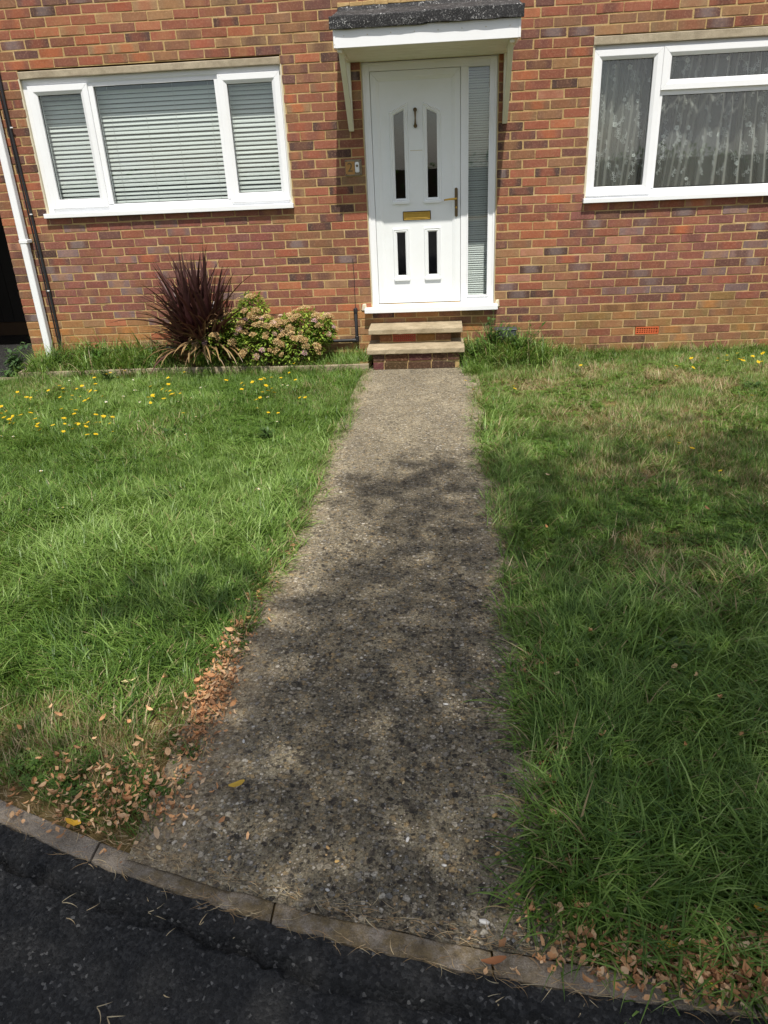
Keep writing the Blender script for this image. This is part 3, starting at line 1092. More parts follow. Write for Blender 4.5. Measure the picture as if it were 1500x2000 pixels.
def motif(x, z, s, kind, ang):
    V, Fc = [], []

    def put(pv, pf, fill=False):
        n = len(V)
        V.extend(pv); Fc.extend([tuple(i + n for i in q) for q in pf])

    def leaf(cx, cz, L, wd, an):
        pts = [(cx + L * t * math.cos(an) - wd * math.sin(math.pi * t) * sg * math.sin(an), cz + L * t * math.sin(an) + wd * math.sin(math.pi * t) * sg * math.cos(an))
               for sg, ts in ((1, np.linspace(0, 1, 5)), (-1, np.linspace(.8, .2, 4))) for t in ts]
        put(*strip2d(pts, .0042, True))
    if kind == 0:      # open flower of five petals
        for i in range(5):
            a = ang + i * 2 * math.pi / 5
            cx, cz = math.cos(a) * .016, math.sin(a) * .016
            pv = [np.array((cx + .0115 * math.cos(q), cz + .0115 * math.sin(q))) for q in np.linspace(0, 2 * math.pi, 8)[:-1]]
            put(pv, [tuple(range(7))])
    curl = [(0.05 * t * math.cos(ang) + .02 * math.sin(3 * t), -0.11 * t + 0.0) for t in np.linspace(0, 1, 8)]
    put(*strip2d(curl, .003))
    for i, (t, sg) in enumerate(((.35, 1), (.5, -1), (.65, 1), (.8, -1), (1.0, 1))):
        px_, pz_ = 0.05 * t * math.cos(ang) + .02 * math.sin(3 * t), -0.11 * t
        leaf(px_, pz_, .032, .009, -math.pi / 2 + sg * .9)
    if kind == 2:
        for i in range(4):
            leaf(0, .012 * i, .026, .008, math.pi / 2 + (.8 if i % 2 else -.8))
    V = np.array(V) * s
    X, Z = V[:, 0] + x, V[:, 1] + z
    ok = (Z > 1.43) & (Z < 2.55) & (X > 1.4) & (X < 3.75)
    return np.stack([X, fold_y(X, Z) - .003, Z], 1), Fc, ok.all()


LV, LF = [], []
row = 0
zz = 1.50
while zz < 2.6:
    xx = 1.40 + (0.09 if row % 2 else 0.0)
    while xx < 3.78:
        V, Fc, ok = motif(xx + random.uniform(-.03, .03), zz + random.uniform(-.03, .03), random.uniform(.55, .9), random.choice([0, 1, 1, 2, 2]), random.uniform(0, 6.28))
        if ok:
            n = len(LV); LV += V.tolist(); LF += [tuple(i + n for i in q) for q in Fc]
        xx += 0.115
    zz += 0.115; row += 1
obj("lace_motifs", mesh_data("lace_motifs", LV, LF), LACE, cur).matrix_parent_inverse = cinv

# ------------------------------------------------------------------ front door
door = empty("front_door", (0, 0, .5), house)
DI = Matrix.Translation((0, 0, -.5))


def dput(o):
    o.matrix_parent_inverse = DI
    return o


YF = 0.028
fr = MB()
fr.box(-.558, -.492, YF, .11, .507, 2.552)
fr.box(.545, .609, YF, .11, .507, 2.552)
fr.box(-.4925, .5455, YF + .0015, .108, 2.482, 2.5505)
fr.box(.293, .357, YF + .001, .109, .507, 2.4825)
fr.box(.3575, .5445, YF + .002, .107, .507, .578)
dput(fr.build("frame", UPVC, door, 0.003))
# slim steps on the frame faces
fr = MB()
fr.ring(-.552, .603, .509, 2.546, 0.018, YF - .008, YF + .002)
fr.ring(.350, .552, .571, 2.489, 0.012, YF - .006, YF + .03)
dput(fr.build("frame_bead", UPVC, door, 0.0015))
dput(pane(.355, .547, .575, 2.485, .06, door))
# leaf, built as pieces round its glazed lights
YL = 0.048
LX0, LX1, LZ0, LZ1 = -.489, .290, .532, 2.479


def light_outline(x0, x1, z0, z1, z2):
    """z1 = top at x0, z2 = top at x1"""
    return [(x0, z0), (x1, z0), (x1, z2), (x0, z1)]


lights = [light_outline(-.296, -.207, 1.464, 2.142, 2.180), light_outline(-.003, .084, 1.463, 2.178, 2.140),
          light_outline(-.299, -.221, .786, 1.171, 1.171), light_outline(-.008, .073, .787, 1.171, 1.171)]
lf = MB()
lf.ring(LX0, LX1, LZ0, LZ1, 0.074, YL - .012, YL + .05, 0.010)
bm = bmesh.new()
outer = [(LX0 + .07, LZ0 + .07), (LX1 - .07, LZ0 + .07), (LX1 - .07, LZ1 - .07), (LX0 + .07, LZ1 - .07)]
edges = []
for loop in [outer] + lights:
    vs = [bm.verts.new((x, YL, z)) for x, z in loop]
    edges += [bm.edges.new((vs[i], vs[(i + 1) % len(vs)])) for i in range(len(vs))]
bmesh.ops.triangle_fill(bm, use_beauty=True, use_dissolve=False, edges=edges)
ext = bmesh.ops.extrude_face_region(bm, geom=list(bm.faces))
for g in ext['geom']:
    if isinstance(g, bmesh.types.BMVert):
        g.co.y += 0.035
bmesh.ops.recalc_face_normals(bm, faces=bm.faces)
me = bpy.data.meshes.new("panel"); bm.to_mesh(me); bm.free()
dput(obj("panel", me, DOORWHITE, door))
dput(lf.build("leaf_stiles", DOORWHITE, door, 0.002))


def moulding(pts, w, ledge):
    """raised two-step moulding round a light"""
    P = np.array(pts)
    c = P.mean(0)
    n = len(P)

    def offs(d):
        out = []
        for i in range(n):
            a, b, e = P[i - 1], P[i], P[(i + 1) % n]
            d1 = (b - a) / np.linalg.norm(b - a); d2 = (e - b) / np.linalg.norm(e - b)
            n1 = np.array([d1[1], -d1[0]]); n2 = np.array([d2[1], -d2[0]])
            bs = (n1 + n2); bs /= np.linalg.norm(bs)
            out.append(b + bs * d / max(.35, bs @ n1))
        return out
    mb = MB()
    prof = [(0.0, YL + .012), (0.004, YL - .004), (0.013, YL - .010), (0.021, YL - .006), (0.026, YL - .012), (0.032, YL - .012), (w, YL + .002)]
    rings = [offs(d) for d, _ in prof]
    v, f = [], []
    for rg, (_, y) in zip(rings, prof):
        v += [(p[0], y, p[1]) for p in rg]
    for k in range(len(prof) - 1):
        for i in range(n):
            j = (i + 1) % n
            f.append((k * n + i, k * n + j, k * n + n + j, k * n + n + i))
    mb.add(v, f)
    if ledge:
        x0, x1, z0 = P[:, 0].min() - w + .002, P[:, 0].max() + w - .002, P[:, 1].min() - w
        mb.prism([(x0, z0 + .016), (x0 + .006, z0 - .006), (x1 - .006, z0 - .006), (x1, z0 + .016)], YL - .018, YL + .004)
    return dput(mb.build("moulding", DOORWHITE, door, smooth=False))


for i, L in enumerate(lights):
    moulding(L, 0.040, True)
    mb = MB().prism([(x + (.004 if x > np.mean([q[0] for q in L]) else -.004), z + (.004 if z > np.mean([q[1] for q in L]) else -.004)) for x, z in L], YL + .018, YL + .022)
    dput(mb.build("pane", GLASS, door))
# furniture
kn = MB()
kn.tube([(-.104, YL - .004, 2.176), (-.104, YL - .014, 2.176)], .017, 14)
kn.tube([(-.104, YL - .004, 2.05), (-.104, YL - .016, 2.05)], .016, 14)
kn.tube([(-.104, YL - .02, 2.185), (-.104, YL - .028, 2.15), (-.104, YL - .026, 2.11), (-.104, YL - .027, 2.075), (-.104, YL - .02, 2.042)], [.011, .009, .006, .009, .012], 10)
dput(kn.build("door_knocker", BRONZE, door, smooth=True))
lb = MB().box(-.238, .020, YL - .006, YL, 1.274, 1.353)
dput(lb.build("letterbox_surround", BLACKPL, door, 0.003))
lb = MB().box(-.232, .014, YL - .013, YL - .006, 1.280, 1.347)
lp = dput(lb.build("letterbox_plate", BRASS, door, 0.004))
lb = MB().box(-.215, -.003, YL - .019, YL - .012, 1.294, 1.336)
dput(lb.build("letterbox_flap", BRASS, door, 0.005))
hp = MB().prism([(.239, 1.30), (.2465, 1.291), (.2595, 1.291), (.267, 1.30), (.267, 1.527), (.2595, 1.536), (.2465, 1.536), (.239, 1.527)], YL - .022, YL - .011)
dput(hp.build("handle_plate", BRONZE, door, 0.002))
hd = MB().tube([(.253, YL - .012, 1.446), (.253, YL - .062, 1.446), (.243, YL - .070, 1.446), (.19, YL - .068, 1.444), (.142, YL - .060, 1.438)], [.010, .009, .0095, .0085, .007], 10)
hd.tube([(.253, YL - .018, 1.372), (.253, YL - .028, 1.372)], .008, 12)
dput(hd.build("lever_handle", BRASS, door, smooth=True))
tape = MB().box(-.155, -.045, YL - .0012, YL - .0002, 1.853, 1.858)
dput(tape.build("tape_mark", CAULK, door))
th = MB().prism([(-.495, .509), (.288, .509), (.288, .529), (-.495, .529)], YL - .026, YL + .03)
dput(th.build("threshold_strip", BRASS, door, 0.002))
ds = MB().box(-.628, .641, -.085, .10, .462, .506)
dput(ds.build("sill", UPVC, door, 0.003))
ck = MB()
for x0, x1, z0, z1 in ((-.572, -.556, .5, 2.556), (.607, .623, .5, 2.556), (-.57, .62, 2.5525, 2.572)):
    ck.box(x0, x1, .005, .06, z0, z1)
dput(ck.build("sealant", CAULK, door, 0.003))
pt = MB()
for x0, x1 in ((-.665, -.612), (.612, .662)):
    pt.prism([(x0, .475), (x1, .472), (x1 - .004, .545), (x0 + .012, .538)], -.012, .02)
dput(pt.build("mortar_patch", CAULK, door, 0.008))
tag(door, "white panelled front door with two tall glazed lights and a sidelight")

# ------------------------------------------------------------------ canopy
can = empty("canopy", (0, 0, 2.55), house)
CI = Matrix.Translation((0, 0, -2.55))


def cput(o):
    o.matrix_parent_inverse = CI
    return o


mb = MB().box(-.705, .733, -.622, -.604, 2.586, 2.716)
mb.box(-.7056, -.690, -.60, .004, 2.590, 2.80)
mb.box(.718, .7336, -.60, .004, 2.590, 2.80)
cput(mb.build("fascia", UPVC, can, 0.002))
mb = MB()
mb.box(-.7035, -.688, -.626, -.6225, 2.587, 2.715)
mb.box(.716, .7315, -.626, -.6225, 2.587, 2.715)
cput(mb.build("corner_trim", UPVC, can, 0.0015))
mb = MB()
for i, x in enumerate(np.linspace(-.62, .65, 8)):
    mb.tube([(x, -.6215, 2.668 + random.uniform(-.004, .004)), (x, -.6245, 2.668)], .0035, 8)
for x, z in ((-.696, 2.612), (.724, 2.655)):
    mb.tube([(x, -.6215, z), (x, -.6280, z)], .003, 8)
cput(mb.build("fixing_pin", CAULK, can))
for i in range(6):
    y0 = -.600 + i * .1
    za, zb_ = 2.598 - i * .0075, 2.598 - (i + 1) * .0075
    mb = MB().add([(x, yy, zz + dz) for dz in (0, .008) for (yy, zz) in ((y0 + .002, za), (y0 + .098, zb_)) for x in (-.688, .716)], [(0, 2, 3, 1), (4, 5, 7, 6), (0, 1, 5, 4), (2, 6, 7, 3), (0, 4, 6, 2), (1, 3, 7, 5)])
    cput(mb.build("soffit_board", CREAM, can, 0.002))
mb = MB().box(-.69, .718, -.60, 0, 2.614, 2.622)
cput(mb.build("soffit_backing", CREAM, can))
# felt roof in two overlapping lengths with a thick rounded drip roll at the front
for a, b, dz in ((-.726, .022, 0.0), (.0, .752, .006)):
    nx = 26
    xs = np.linspace(a, b, nx)
    prof = [(-.615, 2.712), (-.646, 2.708), (-.651, 2.711), (-.653, 2.750), (-.652, 2.786), (-.646, 2.793), (-.56, 2.800), (-.30, 2.862), (-.03, 2.925), (-.004, 2.965), (-.003, 2.90)]
    v = []
    for k, (y, z) in enumerate(prof):
        for x in xs:
            amp = 1.0 if 0 < k < 6 else .4
            v.append((x + random.uniform(-.003, .003), y + dz * -.5 + amp * .007 * (vnoise(x, k * .3, 14, 40) - .5), z + dz + amp * .012 * (vnoise(x, k * .2, 9, 41) - .5)))
    f = [(k * nx + i, k * nx + i + 1, k * nx + nx + i + 1, k * nx + nx + i) for k in range(len(prof) - 1) for i in range(nx - 1)]
    f += [tuple(k * nx for k in range(len(prof))), tuple(k * nx + nx - 1 for k in range(len(prof) - 1, -1, -1))]
    cput(obj("roofing_felt", mesh_data("roofing_felt", v, f, False), FELT, can))
mb = MB()
for i in range(14):
    x = -.73 + i * .106
    mb.prism([(x, 2.955 + random.uniform(-.006, .004)), (x + .105, 2.955 + random.uniform(-.006, .004)), (x + .105, 2.985 + random.uniform(-.004, .006)), (x, 2.985)], -.014, .01)
cput(mb.build("flashing_mortar", MORTAR, can, 0.004))
# raking brackets
for x0 in (-.664, .672):
    mb = MB()
    prof = [(-.52, 2.603), (-.455, 2.603), (-.002, 2.09), (-.002, 2.03), (-.045, 2.03)]
    n = len(prof)
    w = .042
    v = [(x0 - w / 2, y, z) for y, z in prof] + [(x0 + w / 2, y, z) for y, z in prof]
    mb.add(v, [tuple(range(n)), tuple(range(2 * n - 1, n - 1, -1))] + [(i, i + n, (i + 1) % n + n, (i + 1) % n) for i in range(n)])
    mb.box(x0 - w / 2 + .002, x0 + w / 2 - .002, -.03, -.003, 2.08, 2.602)
    mb.box(x0 - w / 2 + .003, x0 + w / 2 - .003, -.59, -.01, 2.560, 2.6025)
    cput(mb.build("bracket", CREAM, can, 0.003))
tag(can, "small flat door canopy with white fascia and black felt roof")

# ------------------------------------------------------------------ downpipe, cable, passage
dp = empty("downpipe", (-3.855, -.07, .1), house)
mb = MB().box(-.0325, .0325, -.0325, .0325, .02, 3.7)
mb.build("pipe", UPVC, dp, 0.006)
sh = MB().prism([(-.034, -.02), (.034, -.02), (.034, .05), (-.034, .05)], -.06, .034)
sh.build("shoe", UPVC, dp, 0.006)
for z in (1.12, 2.9):
    mb = MB().box(-.036, .046, -.0365, .062, z, z + .03)
    mb.build("pipe_clip", UPVC, dp, 0.003)
tag(dp, "white square rainwater downpipe by the house corner")
cb = tag(empty("black_cable", (-3.755, -.02, .05)), "black service cable clipped to the wall beside the white downpipe", "cable")
mb = MB()
pts = [(.010 * math.sin(z * 2.1), .004 * math.sin(z * 5), z) for z in np.linspace(0, 3.6, 40)]
mb.tube(pts, .0135, 8)
mb.tube([(-.032 + .010 * math.sin(z * 1.3 + 1), .006, z) for z in np.linspace(0, 3.6, 40)], .006, 6)
mb.build("conduit", BLACKPL, cb, smooth=True)
for z in (.72, 1.42, 2.15, 2.8):
    mb = MB().box(-.004, .02, -.018, -.008, z - .005, z + .005)
    mb.build("cable_clip", WHITEPL, cb, 0.001)

# neighbour's wall and side passage; the unseen roof is added to shade the gate
nb = tag(empty("neighbour_wall", (-5.5, 0, 0)), "shaded neighbouring wall across the side passage, with an added unseen roof", "wall")
mb = MB().box(-.5, 0, -.1, 6, -.1, 3.9)
mb.build("brick_face", MORTAR, nb)
mb = MB().box(.002, 1.44, .02, 6, 2.35, 3.9)
mb.build("added_passage_roof", MORTAR, nb)
gate = tag(empty("passage_gate", (-4.78, 1.75, 0)), "black stained board gate in the dark side passage", "gate")
for i in range(10):
    mb = MB().box(-.71 + i * .142, -.71 + i * .142 + .138, 0, .02, .17, 2.34)
    mb.build("board", TIMBERDK, gate, 0.003)
mb = MB().box(-.712, .712, -.006, .016, .01, .166)
mb.build("gravel_board", GRAVELBD, gate, 0.003)

# ------------------------------------------------------------------ plaque, bell, waste pipe, box
pq = tag(empty("house_number_plaque", (-.667, -.004, 1.740)), "slate house number plaque reading 2 on the wall left of the front door", "plaque")
mb = MB().box(-.075, .075, -.010, 0.002, -.066, .066)
mb.build("plate", SLATE, pq, 0.002)
mb = MB()
for x in (-.064, .064):
    for z in (-.055, .055):
        mb.tube([(x, -.0095, z), (x, -.0125, z)], .0048, 10)
mb.build("screw", BLACKPL, pq)
cu = bpy.data.curves.new("digit", 'FONT')
cu.body = "2"; cu.size = 0.105; cu.extrude = 0.0012; cu.align_x = 'CENTER'; cu.align_y = 'CENTER'
tmp = bpy.data.objects.new("digit_curve", cu)
COL.objects.link(tmp)
bpy.context.view_layer.update()
me = bpy.data.meshes.new_from_object(tmp.evaluated_get(bpy.context.evaluated_depsgraph_get()))
bpy.data.objects.remove(tmp)
dg = obj("digit", me, BRONZE, pq, (-.030, -.0122, 0))
dg.rotation_euler = (R(90), 0, 0)
mb = MB().box(-.0715, .012, -.0108, -.0098, -.055, .050)
mb.build("gilt_panel", mat_simple("gilt slate patch", lin(176, 130, 72), 0.6, 0, 30, 0.5, 0.2), pq)
bell = tag(empty("bell_push", (-.632, -.015, 1.742)), "white wireless doorbell push on the number plaque", "doorbell")
mb = MB().box(-.019, .019, -.014, 0, -.043, .043)
mb.build("casing", WHITEPL, bell, 0.006, seg=2)
mb = MB().tube([(0, -.0135, .012), (0, -.0165, .012)], .0105, 16)
mb.build("button", BRONZE, bell)

wp = tag(empty("waste_pipe", (-.72, -.03, .2)), "grey black waste pipe running low along the wall to the steps", "pipe")
mb = MB()
mb.tube([(-.0, .045, .295), (0, .01, .295), (0, 0, .285), (0, 0, .012), (-.008, 0, .002), (-.02, 0, 0.0), (-1.2, 0, -.012), (-2.2, 0, -.03), (-2.9, 0, -.04)], .0155, 12)
mb.build("pipe", BLACKPL, wp, smooth=True)
mb = MB()
mb.tube([(0, 0, .265), (0, 0, .305)], .021, 12); mb.tube([(0, 0, .04), (0, 0, -.012)], .021, 12); mb.tube([(.012, 0, 0), (-.05, 0, -.001)], .0205, 12)
mb.build("elbow", BLACKPL, wp, 0.003)
mb = MB()
mb.tube([(-.722, -.006, 0.96), (-.718, -.005, .80), (-.722, -.006, .55), (-.716, -.012, .22)], .0028, 6)
tag(mb.build("thin_cable", BLACKPL), "thin black cable running up the wall left of the front door", "cable")
gb = tag(empty("drain_box", (.72, -.12, 0)), "dark grey drain box against the wall behind the weeds right of the steps", "box")
mb = MB().box(-.10, .10, -.02, .1, -.02, .27)
mb.build("casing", DARKGREY, gb, 0.008)
mb = MB().box(-.105, .105, -.026, .1, .272, .285)
mb.build("lid", DARKGREY, gb, 0.005)

# ------------------------------------------------------------------ steps
st = tag(empty("front_steps", (-.13, -.25, 0)), "two concrete door steps on a low brick plinth", "steps")
SI = Matrix.Translation((.13, .25, 0))


def sput(o):
    o.matrix_parent_inverse = SI
    return o


def rough_slab(x0, x1, y0, y1, z0, z1, name):
    nx, ny = 22, 8
    mb = MB()
    r_ = .009
    prof = [(y1, z0), (y0 + .004, z0), (y0, z0 + .006), (y0, z1 - r_), (y0 + r_ * .4, z1 - r_ * .25), (y0 + r_ * 1.3, z1), (y0 * .5 + y1 * .5, z1), (y1, z1)]
    xs = np.linspace(x0, x1, nx)
    v = [(x, y + random.uniform(-.002, .002), z + random.uniform(-.0013, .0013)) for (y, z) in prof for x in xs]
    n = len(prof)
    f = [(k * nx + i, k * nx + i + 1, ((k + 1) % n) * nx + i + 1, ((k + 1) % n) * nx + i) for k in range(n) for i in range(nx - 1)]
    f += [tuple(k * nx for k in range(n)), tuple(k * nx + nx - 1 for k in range(n - 1, -1, -1))]
    return sput(obj(name, mesh_data(name, v, f), SLAB, st))


rough_slab(-.575, .302, -.325, -.005, .306, .356, "tread")
rough_slab(-.583, .316, -.505, -.10, .160, .210, "tread")


def step_brick(x0, x1, zc, yf, tone):
    ca = tuple(c * random.uniform(.55, .8) for c in PAL[tone][:3]) + (1,)
    v, f, uv, A, B = brick_mesh(x1 - x0 - .010, .062, .10, ca, ca, random.random())
    me = mesh_data("brick", v, f, False, dict(ca=('FLOAT_COLOR', A), cb=('FLOAT_COLOR', B), uvr=('FLOAT_VECTOR', uv)))
    return sput(obj("brick", me, BRICK, st, ((x0 + x1) / 2, yf, zc)))


for row, (zc, cutx) in enumerate(((.121, [-.535, -.42, -.20, .02, .16, .275]), (.046, [-.535, -.43, -.21, .01, .235, .275]))):
    for a, b in zip(cutx[:-1], cutx[1:]):
        if b - a > .05: step_brick(a, b, zc, -.478 + row * -.004, random.choice(['purple', 'dark', 'darkbrown']))
for a, b in ((-.485, -.36), (-.13, .05), (.05, .20)):
    step_brick(a, b, .258, -.262, random.choice(['ochre2', 'brown']))
airb = airbrick(-.357, -.133, .222, .296, -.265, RED_TERRA, st, 10, 3)
airb.matrix_parent_inverse = SI
mb = MB().box(-.53, .27, -.468, -.01, -.03, .158)
mb.box(-.48, .195, -.252, -.01, .2115, .3045)
sput(mb.build("mortar_core", MORTAR, st))

# ------------------------------------------------------------------ timber edging of the bed
be = tag(empty("timber_edging", (-2.3, -.46, 0)), "weathered timber board edging the flower bed under the blinds window", "edging")
BI = Matrix.Translation((2.3, .46, 0))
for a, b, dy in ((-3.98, -2.86, 0), (-2.855, -1.62, .006), (-1.615, -.575, -.003)):
    nx = 14
    xs = np.linspace(a, b, nx)
    prof = [(-.475, -.05), (-.475, .068), (-.473, .072), (-.451, .072), (-.449, .068), (-.449, -.05)]
    v = [(x, y + dy + .006 * math.sin(x * 3), z + .006 * math.sin(x * 2.2 + 1) + random.uniform(-.001, .001)) for y, z in prof for x in xs]
    f = [(k * nx + i, k * nx + i + 1, k * nx + nx + i + 1, k * nx + nx + i) for k in range(5) for i in range(nx - 1)]
    f += [tuple(k * nx for k in range(6)), tuple(k * nx + nx - 1 for k in range(5, -1, -1))]
    obj("board", mesh_data("board", v, f), WOOD, be).matrix_parent_inverse = BI
mb = MB().box(-4.004, -3.981, -.478, -.02, -.05, .075)
mb.build("board", WOOD, be, 0.002).matrix_parent_inverse = BI
mb = MB().box(-4.62, -4.006, -.488, -.472, -.03, .028)
mb.build("board", WOOD, be, 0.002).matrix_parent_inverse = BI
v, f = grid_mesh(np.linspace(-3.98, -.56, 90), np.linspace(-.45, .01, 16), lambda X, Y: 0.045 + 0.03 * (fbm(X, Y, 6, 70) - .5))
tag(obj("flower_bed", mesh_data("flower_bed", v, f, True), SOIL), kind='structure')


# ------------------------------------------------------------------ plants
def blade_strip(base, az, L, a0, a1, w, n=4, fold=0.0, seg_pow=1.0):
    """verts of one grass-like blade; a0/a1 = lean from upright at root and tip"""
    p = np.array(base, float)
    d = np.array([math.cos(az), math.sin(az), 0])
    s = np.array([-math.sin(az), math.cos(az), 0])
    out, ts = [], []
    for i in range(n + 1):
        t = i / n
        ww = w * (1 - t ** 1.8) * (0.65 + 0.35 * min(1, t * 4)) / 2
        if i == n:
            out.append(p.copy()); ts.append(1.0)
        else:
            out += [p - s * ww, p + s * ww]; ts += [t, t]
        a = a0 + (a1 - a0) * (t + .5 / n)
        p = p + L / n * (math.sin(a) * d + math.cos(a) * np.array([0, 0, 1]))
    f = [(2 * i, 2 * i + 1, 2 * i + 3, 2 * i + 2) for i in range(n - 1)] + [(2 * n - 2, 2 * n - 1, 2 * n)]
    return out, f, ts


tufts = bpy.data.collections.new("grass_tufts")


def make_tuft(idx, nb, rad, L, a0, a1, w, seg, comb=1.3):
    V, Fc, BT = [], [], []
    bias = random.uniform(0, 6.28)
    for _ in range(nb):
        r = rad * math.sqrt(random.random()); th = random.uniform(0, 6.28)
        az = random.gauss(bias, comb)
        o, f, ts = blade_strip((r * math.cos(th), r * math.sin(th), -.008), az, random.uniform(*L), random.uniform(*a0), random.uniform(*a1), random.uniform(*w), seg)
        n = len(V)
        V += o; Fc += [tuple(i + n for i in q) for q in f]
        r1, r2 = random.random(), random.random()
        BT += [(r1, r2, t) for t in ts]
    me = mesh_data("grass_tuft", V, Fc, True, dict(bt=('FLOAT_VECTOR', BT)))
    me.materials.append(GRASS.m)
    tufts.objects.link(bpy.data.objects.new("grass_tuft_%02d" % idx, me))


NSH, NLG, NTH, NBR = 6, 7, 3, 2
for i in range(NSH): make_tuft(i, 34, .055, (.030, .080), (.05, .6), (.5, 1.5), (.0022, .0042), 3)
for i in range(NLG): make_tuft(NSH + i, 28, .085, (.06, .19), (.1, .8), (1.0, 2.3), (.0030, .0078), 5, .75)
for i in range(NTH): make_tuft(NSH + NLG + i, 26, .06, (.03, .08), (.9, 1.4), (1.3, 1.75), (.0018, .0034), 2)


for i in range(NBR):   # clover and rosette leaves low in the sward
    V, Fc, BT = [], [], []
    for _ in range(16):
        r = .05 * math.sqrt(random.random()); th = random.uniform(0, 6.28)
        c0 = np.array((r * math.cos(th), r * math.sin(th), random.uniform(.012, .035))); q0 = random.uniform(0, 6.28); L_ = random.uniform(.010, .018)
        r1, r2 = random.uniform(.0, .6), random.uniform(.6, 1)
        for j in range(3):
            q = q0 + j * 2.1
            d_ = np.array((math.cos(q), math.sin(q), .15)); s_ = np.array((-math.sin(q), math.cos(q), 0))
            n = len(V)
            V += [c0, c0 + d_ * L_ * .6 + s_ * L_ * .45, c0 + d_ * L_, c0 + d_ * L_ * .6 - s_ * L_ * .45]; Fc.append((n, n + 1, n + 2, n + 3)); BT += [(r1, r2, .5)] * 4
    me = mesh_data("grass_tuft", V, Fc, True, dict(bt=('FLOAT_VECTOR', BT))); me.materials.append(GRASS.m)
    tufts.objects.link(bpy.data.objects.new("grass_tuft_%02d" % (NSH + NLG + NTH + i), me))


def grass_group():
    ng = bpy.data.node_groups.new("grass_scatter", 'GeometryNodeTree')
    ng.interface.new_socket("Geometry", in_out='INPUT', socket_type='NodeSocketGeometry')
    ng.interface.new_socket("Geometry", in_out='OUTPUT', socket_type='NodeSocketGeometry')
    gi, go = ng.nodes.new("NodeGroupInput"), ng.nodes.new("NodeGroupOutput")
    ip = ng.nodes.new("GeometryNodeInstanceOnPoints")
    ci = ng.nodes.new("GeometryNodeCollectionInfo")
    ci.inputs['Collection'].default_value = tufts
    ci.inputs['Separate Children'].default_value = True
    ci.inputs['Reset Children'].default_value = True
    ip.inputs['Pick Instance'].default_value = True

    def na(name, typ):
        n = ng.nodes.new("GeometryNodeInputNamedAttribute"); n.data_type = typ
        n.inputs['Name'].default_value = name
        return n.outputs['Attribute']
    l = ng.links.new
    l(gi.outputs[0], ip.inputs['Points'])
    l(ci.outputs[0], ip.inputs['Instance'])
    l(na("ti", 'INT'), ip.inputs['Instance Index'])
    rot = ng.nodes.new("FunctionNodeEulerToRotation")
    l(na("rot", 'FLOAT_VECTOR'), rot.inputs[0]); l(rot.outputs[0], ip.inputs['Rotation'])
    l(na("scl", 'FLOAT_VECTOR'), ip.inputs['Scale'])
    l(ip.outputs[0], go.inputs[0])
    return ng


GRASSNG = grass_group()


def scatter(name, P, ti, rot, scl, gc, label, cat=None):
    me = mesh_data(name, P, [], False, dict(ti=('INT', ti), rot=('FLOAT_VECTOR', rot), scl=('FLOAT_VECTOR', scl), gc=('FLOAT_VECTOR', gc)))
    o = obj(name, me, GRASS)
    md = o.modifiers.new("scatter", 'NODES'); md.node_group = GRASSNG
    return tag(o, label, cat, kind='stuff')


def blob(x, y, cx, cy, rx, ry):
    return np.exp(-(((x - cx) / rx) ** 2 + ((y - cy) / ry) ** 2))


def fields(x, y):
    """how long and how dry the sward is"""
    left = x < 0
    n1 = fbm(x, y, 1.3, 21); n2 = fbm(x, y, 3.2, 25); n3 = fbm(x, y, 0.9, 31)
    lng = np.where(left,
                   1.15 * blob(x, y, -1.30, -4.45, 0.70, .60) + .45 * blob(x, y, -2.4, -3.6, 1.2, .6) + 0.45 * (n2 > .56) + .4 * blob(x, y, -.75, -3.2, .15, 1.6) + .25 * blob(x, y, -3.2, -2.4, 1.6, .4),
                   1.15 * blob(x, y, .95, -5.75, .75, .55) + .75 * blob(x, y, .62, -4.75, .35, .7) + .6 * blob(x, y, .48, -3.0, .16, 1.6) + 0.35 * (n2 > .58) + .35 * (y < -4.2))
    dry = np.where(left,
                   0.02 + .55 * blob(x, y, -1.25, -5.45, .55, .22) + .40 * blob(x, y, -.85, -5.55, .25, .3) + .25 * np.clip(n1 - .58, 0, 1) * 4 * (y > -3) + .15 * blob(x, y, -.9, -1.3, .5, .3),
                   0.03 + .07 * (y > -4.5) + .85 * blob(x, y, 1.55, -.95, .8, .45) * (.35 + 1.1 * (n2 > .5)) + .6 * blob(x, y, 2.8, -1.2, 1.0, .8) * (.3 + 1.0 * (n2 > .5)) + .5 * blob(x, y, 1.15, -3.05, .28, .3) + .45 * blob(x, y, 1.85, -2.4, .35, .35) + .35 * blob(x, y, 1.15, -4.1, .3, .25) + .35 * blob(x, y, 1.6, -3.2, .3, .25) + 1.0 * np.clip(n1 - .47, 0, 1) * 1.6 * (y > -4.8))
    edge = np.minimum(np.abs(x - path_left(y)), np.abs(x - path_right(y)))
    dry = dry + .35 * np.clip(1 - edge / .05, 0, 1) * np.where(left, 1, .5)
    return np.clip(lng, 0, 1.3), np.clip(dry, 0, .95), n3


